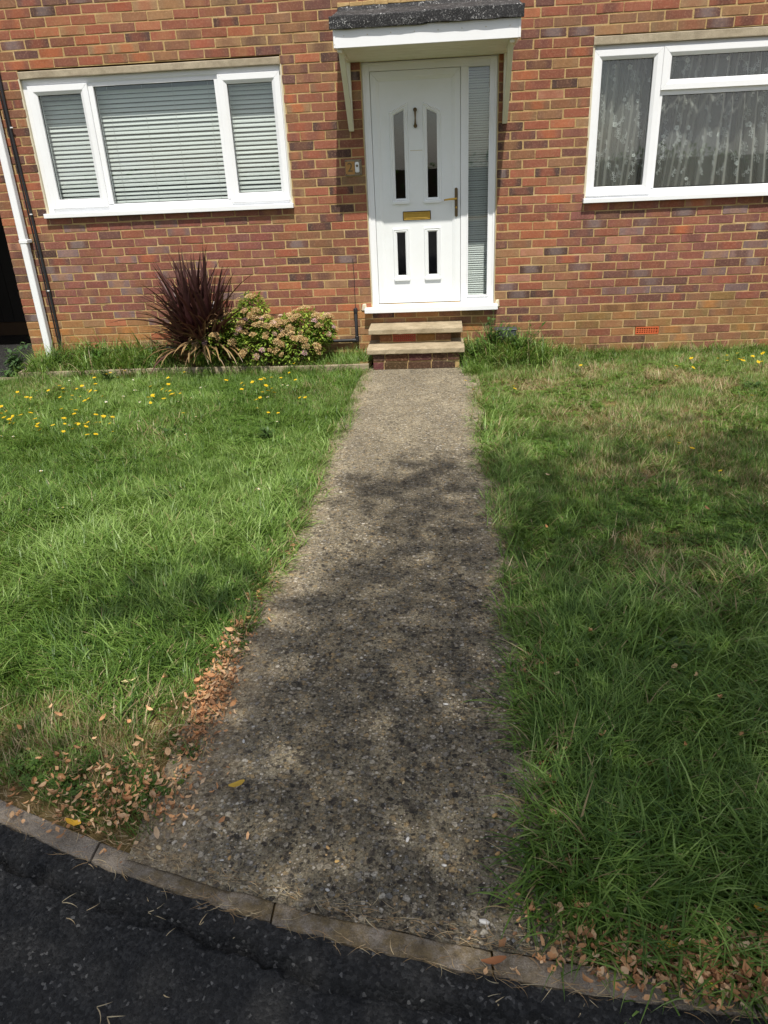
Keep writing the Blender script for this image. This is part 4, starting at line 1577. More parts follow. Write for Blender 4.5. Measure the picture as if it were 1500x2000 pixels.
def lawn(name, side, N, label):
    if side < 0:
        x = rng.uniform(-6.6, -.5, N); y = rng.uniform(-6.4, -.49, N)
        keep = (x < path_left(y) + .01 + .03 * vnoise(x, y, 9, 50)) & (y > kerb_y(x) + KW + .02 + .08 * vnoise(x, y, 6, 51))
        xb = -1.235 + (y + 5.79) / (.495 + 5.79) * (-4.75 + 1.235)
        dist = xb - x
    else:
        x = rng.uniform(.33, 4.9, N); y = rng.uniform(-6.5, -.02, N)
        keep = (x > path_right(y) - .015 - .03 * vnoise(x, y, 9, 52)) & (y > kerb_y(x) + KW - .035 + .11 * vnoise(x, y, 5, 53))
        xb = .838 + (y + 6.236) / 6.05 * (3.15 - .838)
        dist = x - xb
        keep &= ~((x < .33) & (y > -.52))
    keep &= rng.random(N) < np.where(dist < .5, 1.0, .22)
    # thin where the litter lies thick
    if side < 0:
        keep &= rng.random(N) > .75 * np.maximum(blob(x, y, -.80, -5.72, .2, .16), .8 * blob(x, y, -.84, -5.2, .12, .3))
    else:
        keep &= rng.random(N) > .9 * blob(x, y, .82, -6.10, .28, .075)
    x, y = x[keep], y[keep]
    lng, dry, n3 = fields(x, y)
    n = len(x)
    keep2 = rng.random(n) < np.clip(1.05 - .45 * dry - .30 * np.clip(lng, 0, 1), .25, 1)
    x, y, lng, dry, n3 = x[keep2], y[keep2], lng[keep2], dry[keep2], n3[keep2]
    n = len(x)
    isl = rng.random(n) < lng * .85
    isth = (~isl) & (rng.random(n) < .04 + .60 * dry)
    ti = np.where(isl, NSH + rng.integers(0, NLG, n), np.where(isth, NSH + NLG + rng.integers(0, NTH, n), rng.integers(0, NSH, n)))
    isb = (~isl) & (~isth) & (fbm(x, y, 2.2, 81) > .55) & (rng.random(n) < .30)
    ti = np.where(isb, NSH + NLG + NTH + rng.integers(0, NBR, n), ti)
    flow = 6.28 * 2 * vnoise(x, y, 2.6, 66)
    rot = np.stack([rng.normal(0, .12, n), rng.normal(0, .12, n), np.where(isl, flow + rng.normal(0, .9, n), rng.uniform(0, 6.28, n))], 1)
    s = rng.uniform(.75, 1.2, n) * np.where(isl, .62 + .45 * np.clip(lng, 0, 1), 1.0) * (0.9 + .35 * (fbm(x, y, 4, 60) - .3))
    sz = s * rng.uniform(.8, 1.15, n)
    z = 0.0 - .012 + 0.022 * (fbm(x, y, 1.1, 3) - 0.5)
    gc = np.stack([np.where(isth, .75, dry * .75), np.clip(.25 + 1.3 * (n3 - .5) + 1.0 * (fbm(x, y, 5.5, 64) - .5) + rng.normal(0, .22, n) + .12 * isl, 0, 1), rng.random(n)], 1)
    return scatter(name, np.stack([x, y, z], 1), ti, rot, np.stack([s, s, sz], 1), gc, label, "grass")


lawn("lawn_grass", -1, 46000, "green lawn grass to the left of the concrete path")
lawn("lawn_grass", 1, 42000, "patchy shaded lawn grass to the right of the concrete path")

# fringe of rank grass in the bed, by the steps and along the wall foot
def fringe(name, spots, label):
    P, ti, rt, sc, gc = [], [], [], [], []
    for (x0, x1, y0, y1, z, n, smin, smax, dr) in spots:
        for _ in range(n):
            P.append((random.uniform(x0, x1), random.uniform(y0, y1), z)); ti.append(NSH + random.randrange(NLG))
            rt.append((random.gauss(0, .12), random.gauss(0, .12), random.uniform(0, 6.28)))
            s = random.uniform(smin, smax); sc.append((s * .8, s * .8, s * random.uniform(1, 1.5)))
            gc.append((dr, random.random(), random.random()))
    return scatter(name, P, ti, rt, sc, gc, label, "grass")


fringe("rank_grass", [(-3.93, -2.6, -.42, -.05, .05, 220, 1.0, 2.0, .08), (-3.7, -2.7, -.15, -.03, .05, 40, 1.4, 2.4, .25), (-1.05, -.6, -.43, -.06, .05, 60, .6, 1.1, .03), (-2.6, -1.0, -.46, -.4, .05, 40, .5, .9, .1),
                      (-4.0, -.6, -.54, -.485, 0, 160, .5, 1.0, .1)], "rank green grass growing in the timber-edged bed")
fringe("rank_grass", [(.34, 1.0, -.42, -.04, 0, 190, .9, 2.1, .12), (.62, .9, -.3, -.15, 0, 36, 1.6, 2.6, .1), (.9, 1.3, -.2, -.03, 0, 40, .7, 1.4, .15), (1.2, 3.4, -.10, -.02, 0, 130, .4, 1.0, .25), (.33, .5, -.75, -.35, 0, 50, .6, 1.1, .05)], "tall rough grass at the wall foot right of the steps")


def leaf_quad(c, az, el, L, w, bend=.25):
    """pointed leaf of 4 quads, folded and bent"""
    d = np.array([math.cos(az) * math.cos(el), math.sin(az) * math.cos(el), math.sin(el)])
    s = np.array([-math.sin(az), math.cos(az), 0.0])
    u = np.cross(d, s)
    if u[2] < 0: u = -u
    c = np.array(c, float)
    dn = np.array([0, 0, -1.0])
    mid = [c + d * L * t + dn * bend * L * t * t for t in (0, .35, .7, 1)]
    v = [mid[0], mid[1] + s * w * .5 + u * w * .12, mid[1], mid[1] - s * w * .5 + u * w * .12, mid[2] + s * w * .36 + u * w * .1, mid[2], mid[2] - s * w * .36 + u * w * .1, mid[3]]
    f = [(0, 1, 2), (0, 2, 3), (1, 4, 5, 2), (2, 5, 6, 3), (4, 7, 5), (5, 7, 6)]
    return v, f


class Cloud:
    def __init__(self): self.v, self.f, self.c = [], [], []

    def add(self, v, f, col):
        n = len(self.v)
        self.v += list(v); self.f += [tuple(i + n for i in q) for q in f]; self.c += [col] * len(v)

    def build(self, name, mat, parent=None, smooth=True):
        return obj(name, mesh_data(name, self.v, self.f, smooth, dict(ca=('FLOAT_COLOR', self.c))), mat, parent)


def jc(c, s=.2):
    g = random.uniform(1 - s, 1 + s); h = random.uniform(.93, 1.07)
    return (c[0] * g * h, c[1] * g, c[2] * g / h, 1)


GREENS = [(.055, .12, .022), (.085, .165, .03), (.12, .21, .045)]
# cordyline: every sword leaf its own part
cord = tag(empty("cordyline", (-2.20, -.27, .05)), "spiky purple-leaved cordyline with tan drooping lower leaves", "shrub")


def sword(az, a0, a1, L, w, base, col, colt):
    p = np.array(base, float)
    d = np.array([math.cos(az), math.sin(az), 0]); s = np.array([-math.sin(az), math.cos(az), 0])
    V, C = [], []
    n = 7
    for i in range(n + 1):
        t = i / n
        a = a0 + (a1 - a0) * t ** 1.4
        nrm = np.array([math.cos(a) * d[0], math.cos(a) * d[1], -math.sin(a)])
        ww = w * (.55 + .45 * min(1, t * 4)) * (1 - t ** 2.2) / 2 + .0006
        V += [p - s * ww - nrm * ww * .35, p + nrm * ww * .25, p + s * ww - nrm * ww * .35]
        k = max(0, (t - .35) / .65)
        C += [tuple(col[j] * (1 - k) + colt[j] * k for j in range(3)) + (1,)] * 3
        p = p + L / n * (math.sin(a) * d + math.cos(a) * np.array([0, 0, 1]))
    Fc = [(3 * i + j, 3 * i + j + 1, 3 * i + j + 4, 3 * i + j + 3) for i in range(n) for j in range(2)]
    return mesh_data("leaf", V, Fc, True, dict(ca=('FLOAT_COLOR', C)))


mb = MB().tube([(0, 0, -.05), (.01, 0, .12), (.0, .01, .3)], [.03, .026, .02], 8)
mb.build("stem", BARK, cord, smooth=True)
heads = [(0, 0, .26), (-.10, -.03, .20), (.10, -.02, .22)]
for i in range(290):
    hx, hy, hz = random.choice(heads)
    q = (i + .5) / 290
    az = random.uniform(0, 6.28)
    purple = jc((.070, .026, .025), .4)
    tan = jc((.30, .20, .09), .3)
    if q < .48:    # upright fan
        lean = abs(random.gauss(0, .72))
        m_ = sword(az, lean * .6, lean + random.uniform(0, .35), random.uniform(.52, .84), random.uniform(.036, .054), (hx + random.gauss(0, .02), hy + random.gauss(0, .02), hz + random.uniform(-.06, .1)), purple, jc((.090, .046, .040), .35))
    elif q < .80:  # spreading
        m_ = sword(az, random.uniform(.5, 1.25), random.uniform(1.0, 1.9), random.uniform(.50, .72), random.uniform(.030, .044), (hx, hy, hz - .04), purple, jc((.13, .085, .045), .4))
    else:          # drooping, faded
        m_ = sword(az, random.uniform(.95, 1.2), random.uniform(2.2, 2.9), random.uniform(.40, .58), random.uniform(.024, .034), (hx, hy, hz - .08), jc((.16, .10, .05), .3), tan)
    me = m_
    # keep leaves clear of the wall behind
    co = np.empty(len(me.vertices) * 3); me.vertices.foreach_get("co", co); co = co.reshape(-1, 3)
    co[:, 1] = np.where(co[:, 1] > .24, .24 - (co[:, 1] - .24) * .12, co[:, 1])
    co[:, 2] = np.maximum(co[:, 2], .012 + (np.abs(co[:, 1]) > .2) * -.03)
    me.vertices.foreach_set("co", co.ravel())
    obj("leaf", me, PURPLE, cord)

# spiraea
sp = tag(empty("spiraea_bush", (-1.58, -.27, .05)), "low flowering bush with yellow-green leaves, dried tan and pink flower heads", "shrub")
lobes = [(-.38, -.02, .22, .26, .22, .24), (-.04, -.04, .16, .30, .22, .20), (.32, -.02, .14, .26, .20, .18), (-.10, .02, .47, .15, .13, .20), (-.24, 0, .36, .14, .13, .16), (.40, .02, .34, .15, .13, .16), (.56, .02, .30, .11, .11, .14), (.22, .02, .32, .10, .10, .12), (-.58, -.05, .15, .15, .16, .15), (.02, -.06, .33, .14, .12, .12)]
cl = Cloud(); stems = MB()
for i in range(42):
    lx, ly, lz, rx, ry, rz = random.choice(lobes)
    e = (lx + random.gauss(0, rx * .5), ly + random.gauss(0, ry * .4), lz + rz * random.uniform(.3, .9))
    stems.tube([(lx * .6 + random.gauss(0, .05), random.gauss(0, .03), -.03), ((lx * .6 + e[0]) / 2, e[1] * .5, e[2] * .5), e], [.004, .003, .0015], 4)
stems.build("stem", BARK, sp)
for i in range(12000):
    lx, ly, lz, rx, ry, rz = random.choice(lobes)
    u = np.array([random.gauss(0, 1) for _ in range(3)]); u /= np.linalg.norm(u)
    rr = random.uniform(.45, 1.0) ** .6 * (0.88 + .3 * vnoise(u[0] * 2 + lx * 5, u[2] * 2 + lz, 2.2, 77))
    c = np.array([lx + u[0] * rx * rr, ly + u[1] * ry * rr, lz + u[2] * rz * rr])
    if c[2] < .015 or c[1] > .24: continue
    young = random.random() < .30 + .35 * max(0, u[2]) * rr
    col = jc(random.choice([(.40, .48, .08), (.30, .42, .06)]) if young else random.choice([(.12, .20, .03), (.18, .28, .045), (.25, .36, .06)]), .25)
    v, f = leaf_quad(c, math.atan2(u[1], u[0]) + random.gauss(0, .8), random.gauss(.25, .5), random.uniform(.026, .052), random.uniform(.013, .023))
    cl.add(v, f, col)
tag(cl.build("foliage", LEAFM, sp), kind='stuff')


def flower_head(cols, n=26, rad=.026):
    c = Cloud()
    octv = np.array([(1, 0, 0), (-1, 0, 0), (0, 1, 0), (0, -1, 0), (0, 0, 1)])
    octf = [(0, 2, 4), (2, 1, 4), (1, 3, 4), (3, 0, 4)]
    for i in range(n):
        r = rad * math.sqrt((i + .5) / n); th = i * 2.4
        s = random.uniform(.0042, .0068)
        ctr = np.array([r * math.cos(th), r * math.sin(th), .012 * (1 - (r / rad) ** 2) + random.uniform(-.002, .003)])
        c.add(octv * s + ctr, octf, jc(random.choice(cols), .2))
    return mesh_data("flower_head", c.v, c.f, False, dict(ca=('FLOAT_COLOR', c.c)))


TANH = [flower_head([(.46, .31, .14), (.40, .26, .11), (.54, .40, .20), (.34, .21, .09)]) for _ in range(3)]
PINK = [flower_head([(.58, .36, .38), (.64, .44, .44), (.50, .30, .30)], 20, .022) for _ in range(2)]
MIX_ = [flower_head([(.50, .33, .22), (.60, .42, .36), (.42, .27, .14)]) for _ in range(2)]
k = 0
while k < 135:
    lx, ly, lz, rx, ry, rz = random.choice(lobes)
    u = np.array([random.gauss(0, 1), random.gauss(-.5, 1), random.gauss(.45, .8)]); u /= np.linalg.norm(u)
    if u[2] < -.15 or u[1] > .6: continue
    c = np.array([lx + u[0] * rx, ly + u[1] * ry, lz + u[2] * rz]) * 1.0 + u * .02
    if c[1] > .22 or any(((c[0] - q[0]) / q[3]) ** 2 + ((c[1] - q[1]) / q[4]) ** 2 + ((c[2] - q[2]) / q[5]) ** 2 < .8 for q in lobes): continue
    r = random.random()
    o = obj("flower_head", random.choice(TANH if r < .80 else PINK if r < .88 else MIX_), BLOOM, sp, c)
    nrm = Vector((u[0] * .7, u[1] * .7, u[2] + .6)).normalized()
    o.rotation_euler = nrm.to_track_quat('Z', 'Y').to_euler()
    s = random.uniform(.8, 1.8); o.scale = (s, s, s * .9)
    k += 1


# broad-leaved weeds
def weed(loc, h, n, L, label, spread=.12, cols=GREENS, cat="weed", lw=.45, upright=0.3):
    w = tag(empty("weed_plant", loc), label, cat)
    c = Cloud(); s = MB()
    for i in range(max(3, n // 9)):
        a = random.uniform(0, 6.28); r = spread * random.uniform(.2, 1)
        top = (math.cos(a) * r, math.sin(a) * r * .7, h * random.uniform(.55, 1.0))
        s.tube([(0, 0, -.01), (top[0] * .35, top[1] * .35, top[2] * .55), top], [.004, .003, .0015], 4)
        for j in range(9):
            t = random.uniform(.15, 1.0)
            p = np.array([top[0] * t * t, top[1] * t * t, top[2] * t])
            ll = random.uniform(*L) * (1.2 - .5 * t)
            v, f = leaf_quad(p, random.uniform(0, 6.28), random.gauss(upright, .35), ll, ll * lw * random.uniform(.8, 1.2), .35)
            c.add(v, f, jc(random.choice(cols), .25))
    s.build("stem", LEAF_STEM, w)
    tag(c.build("leaves", LEAFM, w), kind='stuff')
    return w


LEAF_STEM = mat_simple("green stem", (.07, .12, .03, 1), .6, bump=0)
weed((.60, -.26, 0), .46, 170, (.05, .10), "leafy weed growing nearest the step treads on their right", .22)
weed((.86, -.29, 0), .40, 170, (.05, .09), "leafy weed growing farthest right in the clump beside the steps", .22)
weed((.57, -.15, 0), .62, 30, (.03, .06), "tall thin weed rising above the clump right of the steps", .07, lw=.35)
weed((.42, -.36, 0), .28, 90, (.04, .09), "low leafy weed at the corner of the lower step", .16)
weed((-4.12, -.28, 0), .32, 150, (.06, .13), "broad grey-green weed at the house corner by the driveway", .22, [(.07, .13, .05), (.10, .17, .07)], lw=.4)
weed((-4.14, -.42, 0), .10, 14, (.06, .10), "small pale weed rooted in the driveway edge", .06, [(.10, .18, .06)])
weed((-3.28, -.28, .05), .27, 140, (.05, .10), "bright green leafy weed in the bed right of the downpipe", .18, [(.08, .17, .03), (.11, .21, .04)], lw=.5)
weed((-3.6, -.30, .05), .24, 110, (.04, .08), "leafy weed in the bed close to the downpipe shoe", .18)
weed((-2.85, -.32, .05), .17, 40, (.04, .08), "low weed between the cordyline and the downpipe", .16)

# weeds in the sward
for (px, py, s, lab) in ((520, 860, .15, "leafy ragwort weed in the lawn near the path"), (215, 745, .16, "tall leafy weed with yellow buds at the edge of the lawn by the bed"),
                         (320, 985, .11, "dark broad-leaved plantain in the middle of the left lawn"), (330, 855, .10, "flat rosette weed in the left lawn behind the plantain"), (1310, 1280, .10, "flat weed half hidden in the right lawn"), (1470, 760, .08, "small rosette weed at the right edge of the lawn by the wall")):
    p = ground_at(px, py)
    weed((p[0], p[1], -.005), s, 45, (.05, .09), lab, .14, [(.05, .10, .022), (.07, .13, .03)], lw=.3, upright=.5)

# ------------------------------------------------------------------ lawn flowers
def bloom_mesh(rad, n, col, ccol, crad, name):
    c = Cloud()
    for i in range(n):
        a = 6.283 * i / n + random.uniform(-.1, .1)
        b = .32
        r = rad * random.uniform(.85, 1.08)
        v = [(crad * .4 * math.cos(a), crad * .4 * math.sin(a), 0), (r * .7 * math.cos(a - b), r * .7 * math.sin(a - b), .002), (r * math.cos(a), r * math.sin(a), .003), (r * .7 * math.cos(a + b), r * .7 * math.sin(a + b), .002)]
        c.add(v, [(0, 1, 2, 3)], jc(col, .08))
    v = [(crad * math.cos(t), crad * math.sin(t), .002) for t in np.linspace(0, 6.283, 7)[:-1]] + [(0, 0, .005)]
    c.add(v, [(i, (i + 1) % 6, 6) for i in range(6)], ccol + (1,))
    return mesh_data(name, c.v, c.f, False, dict(ca=('FLOAT_COLOR', c.c)))


YEL = [bloom_mesh(.018, 9, (.78, .52, .012), (.70, .42, .01), .006, "yellow_petals") for _ in range(3)]
DSY = [bloom_mesh(.011, 8, (.80, .80, .78), (.75, .50, .03), .0045, "daisy_petals") for _ in range(2)]
STEMS = {}
for h in (.05, .065, .08, .10):
    mb = MB().tube([(0, 0, -h), (.003, .002, -h * .5), (0, 0, .001)], .0013, 4)
    o = mb.build("stalk_source", LEAF_STEM); STEMS[h] = o.data
    bpy.data.objects.remove(o)


def flower(px, py, yellow, label, group, hs=(.065, .08, .10)):
    h = random.choice(hs)
    p = ground_at(px, py, h)
    if px < 700 and p[1] > -.5: p[1] = -.5 - random.uniform(0, .05)
    if px > 900 and p[1] > -.06: p[1] = -.07
    e = tag(empty("yellow_flower" if yellow else "daisy", (p[0], p[1], h)), label, "flower", group)
    o = obj("bloom", random.choice(YEL if yellow else DSY), BLOOM, e)
    o.rotation_euler = (random.gauss(.25, .2), random.gauss(0, .2), random.uniform(0, 6.28))
    s = random.uniform(.8, 1.25); o.scale = (s, s, s)
    obj("stalk", STEMS[h], None, e)


zL = [(0, 690, 2.5)]
ycl = [(85, 190), (95, 200), (72, 210), (130, 215), (150, 217), (150, 228), (178, 185), (236, 182), (290, 158), (308, 172), (310, 190), (293, 215), (352, 206), (348, 226), (374, 174), (400, 160), (430, 180), (442, 184), (466, 184), (392, 212), (432, 222), (413, 232), (500, 210),
       (150, 291), (62, 308), (30, 284), (18, 314), (45, 322), (50, 330), (68, 342), (47, 342), (100, 302), (172, 320), (185, 345), (180, 357), (195, 374), (310, 382), (258, 352), (316, 345), (312, 318), (362, 296), (370, 278), (383, 346), (372, 342), (355, 369), (415, 345), (430, 337), (420, 358), (468, 300), (505, 308), (550, 312), (470, 338), (490, 337), (536, 343), (551, 383), (426, 398), (468, 396), (3, 294), (5, 260), (300, 272),
       (520, 102), (540, 95), (585, 73), (610, 86), (575, 118), (460, 120), (448, 100), (466, 150), (735, 162), (725, 215), (748, 210), (745, 206), (800, 222), (735, 242), (792, 176), (812, 184), (838, 200), (848, 196), (830, 206), (854, 205), (830, 184), (895, 292), (880, 196), (820, 120), (822, 152),
       (1104, 132), (1180, 146), (1192, 158), (1180, 176), (1232, 141), (1270, 130), (1275, 128), (1290, 122), (1325, 118), (1299, 158), (1327, 172), (1340, 192), (1281, 190), (1310, 184), (1270, 217), (1252, 227), (1256, 268), (1310, 290), (1358, 292), (1372, 120), (1412, 95), (1443, 130), (1436, 50), (1464, 217), (1485, 217), (1490, 216), (900, 92)]
for zx, zy in ycl:
    flower(zx / 2.5, 690 + zy / 2.5, True, "small yellow flower standing in the sunny lawn left of the path", "yellow flowers in the left lawn")
for zx, zy in ((145, 140), (310, 130), (338, 134), (160, 162), (145, 272), (65, 407), (6, 405), (603, 211), (640, 285), (678, 333), (683, 239), (650, 130), (656, 181), (668, 182), (933, 219), (870, 236), (957, 310), (906, 397), (980, 168), (1003, 162), (1306, 215), (1353, 334), (281, 758), (307, 754), (145, 767), (165, 710), (1263, 664), (200, 576), (518, 238), (337, 352), (1380, 155), (1392, 150), (1405, 158)):
    flower(zx / 2.5, 690 + zy / 2.5, False, "tiny white daisy in the lawn left of the path", "daisies in the left lawn", (.065,))
for zx, zy in ((586, 34), (1051, 36), (1054, 46), (1135, 46), (1130, 40), (1362, 4), (1378, 10), (1452, 18), (1464, 16), (1474, 14), (1422, 181), (258, 134), (264, 148), (1020, 378), (1065, 412), (1064, 420), (1130, 439), (1268, 549), (62, 151), (22, 108), (1300, 871 - 860)):
    flower(900 + zx / 2.5, 700 + zy / 2.5, True, "small yellow flower in the patchy lawn right of the path", "yellow flowers in the right lawn")
for px, py in ((1402, 700), (1440, 690), (1420, 694), (1452, 699), (1490, 690), (1350, 700), (1325, 716), (1470, 696)):
    flower(px, py, True, "small yellow flower in the patchy lawn right of the path", "yellow flowers in the right lawn")


# ------------------------------------------------------------------ fallen leaves, stalks, pebbles
def dry_leaf(L, w, col, curl):
    v, f = [], []
    n = 4
    for i in range(n + 1):
        t = i / n
        ww = w * math.sin(math.pi * (.08 + .84 * t)) * random.uniform(.3, .62)
        zc = curl * L * (2 * t - 1) ** 2 * .5
        for sgn in (-1, 0, 1):
            v.append((L * (t - .5), sgn * ww, zc + abs(sgn) * ww * curl * 1.4 + random.uniform(0, .0015)))
    for i in range(n):
        for j in range(2):
            a = i * 3 + j
            f.append((a, a + 1, a + 4, a + 3))
    return v, f, [jc(col, .12)] * len(v)


PEACH = [(.66, .37, .18), (.56, .30, .14), (.70, .44, .24), (.48, .25, .12), (.72, .50, .30), (.34, .18, .09)]
DL = []
for i in range(24):
    v, f, c = dry_leaf(random.uniform(.016, .032), random.uniform(.009, .018), random.choice(PEACH), random.uniform(.2, 1.2))
    DL.append(mesh_data("fallen_leaf", v, f, True, dict(ca=('FLOAT_COLOR', c))))
    DL[-1].materials.append(DRYLEAF.m)


def place_leaf(x, y, z, label, group, mesh=None, s=None):
    o = bpy.data.objects.new("fallen_leaf", mesh or random.choice(DL))
    COL.objects.link(o)
    o.location = (x, y, z)
    o.rotation_euler = (random.gauss(0, .45), random.gauss(0, .45), random.uniform(0, 6.28))
    s = s or random.uniform(.7, 1.3); o.scale = (s, s, s)
    return tag(o, label, "leaf", group)


def spread_leaves(n, fn, label, group):
    for _ in range(n):
        x, y, z = fn()
        place_leaf(x, y, z, label, group)


def edge_left():
    y = random.choice([random.uniform(-5.8, -4.0), random.uniform(-5.5, -4.7), random.gauss(-5.25, .12)])
    return path_left(y) + random.gauss(.0, .035), y, .022 + random.uniform(0, .012)


def heap_left():
    x = random.gauss(-.90, .15); y = random.gauss(-5.70, .09)
    return x, max(y, float(kerb_y(x)) + .03), .022 + random.uniform(0, .025)


def heap_right():
    x = random.gauss(.74, .18); y = float(kerb_y(x)) + abs(random.gauss(.09, .05)) + .01
    return x, y, .025 + random.uniform(0, .02)


def edge_right():
    y = random.uniform(-6.15, -4.9)
    return path_right(y) + random.gauss(.03, .03), y, .02 + random.uniform(0, .015)


spread_leaves(62, edge_left, "small curled peach-brown leaf lying along the left edge of the path", "fallen leaves along the left path edge")
spread_leaves(50, heap_left, "small curled peach-brown leaf in the litter at the left kerb corner", "fallen leaves at the left kerb corner")
spread_leaves(110, heap_right, "small curled peach-brown leaf in the drift by the right kerb", "fallen leaves by the right kerb")
spread_leaves(36, edge_right, "small curled peach-brown leaf along the right edge of the path", "fallen leaves along the right path edge")
for px, py in ((100, 1380), (115, 1392), (200, 1400), (252, 1410), (268, 1450), (335, 1455), (356, 1465), (325, 1320), (80, 1480), (130, 1490), (30, 1540), (20, 1555), (60, 1545), (150, 1460), (40, 1420), (290, 1385), (250, 1500), (270, 1440)):
    p = ground_at(px, py, .04)
    place_leaf(p[0], p[1], .035, "small peach-brown leaf scattered on the short grass left of the path", "fallen leaves on the left lawn", s=1.0)
for px, py in ((1178, 1441), (1318, 1304), (1362, 1322), (1408, 1367), (1340, 1462), (1150, 1235), (1133, 1300), (1085, 1320), (1070, 930), (1380, 995), (1068, 1033), (1270, 1500), (1450, 1440)):
    p = ground_at(px, py, .05)
    place_leaf(p[0], p[1], .055, "small tan leaf caught in the long grass right of the path", "fallen leaves on the right lawn", s=1.1)
# unlike ones
for px, py, L, w, col, lab in ((463, 1535, .050, .024, (.62, .40, .06), "yellow oval leaf lying on the lower left of the path"),
                               (143, 1610, .050, .030, (.62, .38, .04), "curled golden yellow leaf on the grass by the left kerb"),
                               (254, 1331, .060, .016, (.62, .50, .22), "long pale yellow leaf lying on the grass left of the path"),
                               (1306, 1848, .048, .024, (.62, .42, .06), "yellow leaf in the leaf drift by the right kerb"),
                               (1376, 1922, .034, .012, (.55, .58, .05), "small lime yellow leaf on the right kerb stone"),
                               (965, 1880, .06, .02, (.38, .15, .06), "curled russet leaf wedged in the joint between kerb stones"),
                               (1490, 1780, .05, .03, (.62, .36, .04), "golden leaf at the right edge under the long grass")):
    p = ground_at(px, py, .03)
    v, f, c = dry_leaf(L, w, col, .35)
    me = mesh_data("fallen_leaf", v, f, True, dict(ca=('FLOAT_COLOR', c))); me.materials.append(DRYLEAF.m)
    o = place_leaf(p[0], p[1], .032, lab, None, me, 1.0)
    o.rotation_euler = (random.gauss(0, .15), random.gauss(0, .15), random.uniform(-.5, .5))
# finer litter nobody could count
lit = Cloud()
for fn, n in ((edge_left, 950), (heap_left, 380), (heap_right, 1300), (edge_right, 450)):
    for _ in range(n):
        x, y, z = fn()
        x += random.gauss(0, .02); y += random.gauss(0, .03)
        if y < kerb_y(x) - .005: continue
        v, f, c = dry_leaf(random.uniform(.008, .026), random.uniform(.005, .013), random.choice(PEACH), random.uniform(.1, .8))
        mt = Euler((random.gauss(0, .5), random.gauss(0, .5), random.uniform(0, 6.28))).to_matrix()
        lit.add([np.array(mt @ Vector(q)) + (x, y, max(z - .006, .014)) for q in v], f, c[0])
tag(lit.build("leaf_litter", DRYLEAF), "fine peach-brown leaf litter along the path edges and kerb", "litter", kind='stuff')
# dead grass stalks and bits along the kerb and on the tarmac
dead = Cloud()


def stalk(x, y, z, L, az, w, col):
    o, f, _ = blade_strip((0, 0, 0), az, L, 1.45, random.uniform(1.3, 1.7), w, 4)
    k = random.uniform(-.6, .6)
    o = np.array(o); d = np.hypot(o[:, 0], o[:, 1]) / L
    ca_, sa_ = np.cos(k * d), np.sin(k * d)
    o = np.stack([o[:, 0] * ca_ - o[:, 1] * sa_, o[:, 0] * sa_ + o[:, 1] * ca_, np.abs(o[:, 2]) * .4], 1) + (x, y, z)
    dead.add(o, f, jc(col, .25))


STRAW = [(.42, .31, .17), (.52, .42, .25), (.30, .20, .10), (.36, .24, .12)]
for _ in range(900):
    x = random.uniform(-1.6, 1.3)
    y = float(kerb_y(x)) + random.choice([random.gauss(.0, .008), random.gauss(KW + .01, .015), random.gauss(KW + .01, .015)])
    stalk(x, y, .020, random.uniform(.015, .06), math.atan2(float(kerb_y(x + .1) - kerb_y(x)), .1) + random.gauss(0, .5) + random.choice([0, math.pi]), random.uniform(.001, .0022), random.choice(STRAW))
for _ in range(420):
    x, y, z = random.choice([edge_left, edge_right, heap_left])()
    stalk(x + random.gauss(0, .03), y, .024, random.uniform(.02, .08), random.uniform(0, 6.28), random.uniform(.001, .002), random.choice(STRAW))
tag(dead.build("dead_grass", DRYLEAF), "dead straw-coloured grass stalks along the kerb", "litter", kind='stuff')
tw = 0
for px, py, L, az in ((122, 1765, .055, .1), (170, 1780, .035, .5), (290, 1785, .06, -.3), (300, 1775, .05, 2.0), (390, 1810, .05, 1.0), (215, 1740, .06, -.4), (455, 1835, .04, .6), (498, 1840, .04, -.2), (325, 1830, .03, 1.2), (190, 1970, .05, -.6), (210, 1990, .06, -.8), (650, 1890, .025, -.7), (945, 1955, .06, -.15), (960, 1966, .05, 0), (320, 1945, .02, -.7), (710, 1905, .03, -.4), (130, 1795, .04, -.1), (1130, 1990, .05, .4)):
    p = ground_at(px, py, .005)
    c = Cloud()
    for q in range(2 if L > .045 else 1):
        dead = Cloud()
        stalk(0, 0, .004 + .003 * q, L * (1 - .25 * q), az + q * random.uniform(.3, .9), random.uniform(.0022, .0035), (.50, .40, .24))
        c.add(dead.v, dead.f, dead.c[0])
    o = c.build("dry_stalk", DRYLEAF)
    o.location = p
    tag(o, "pale dry grass stalk lying on the black tarmac", "stalk", "dry stalks on the tarmac")

# pebbles
def pebble_mesh(col, seed):
    bm = bmesh.new()
    bmesh.ops.create_icosphere(bm, subdivisions=1, radius=1.0)
    r_ = random.Random(seed)
    for vv in bm.verts:
        vv.co *= r_.uniform(.75, 1.15)
        vv.co.x *= 1.25; vv.co.z *= .55
    me = bpy.data.meshes.new("pebble"); bm.to_mesh(me); bm.free()
    a = me.attributes.new("ca", 'FLOAT_COLOR', 'POINT')
    a.data.foreach_set("color", np.array([col + (1,)] * len(me.vertices), np.float32).ravel())
    me.polygons.foreach_set("use_smooth", [True] * len(me.polygons))
    me.materials.append(STONE.m)
    return me


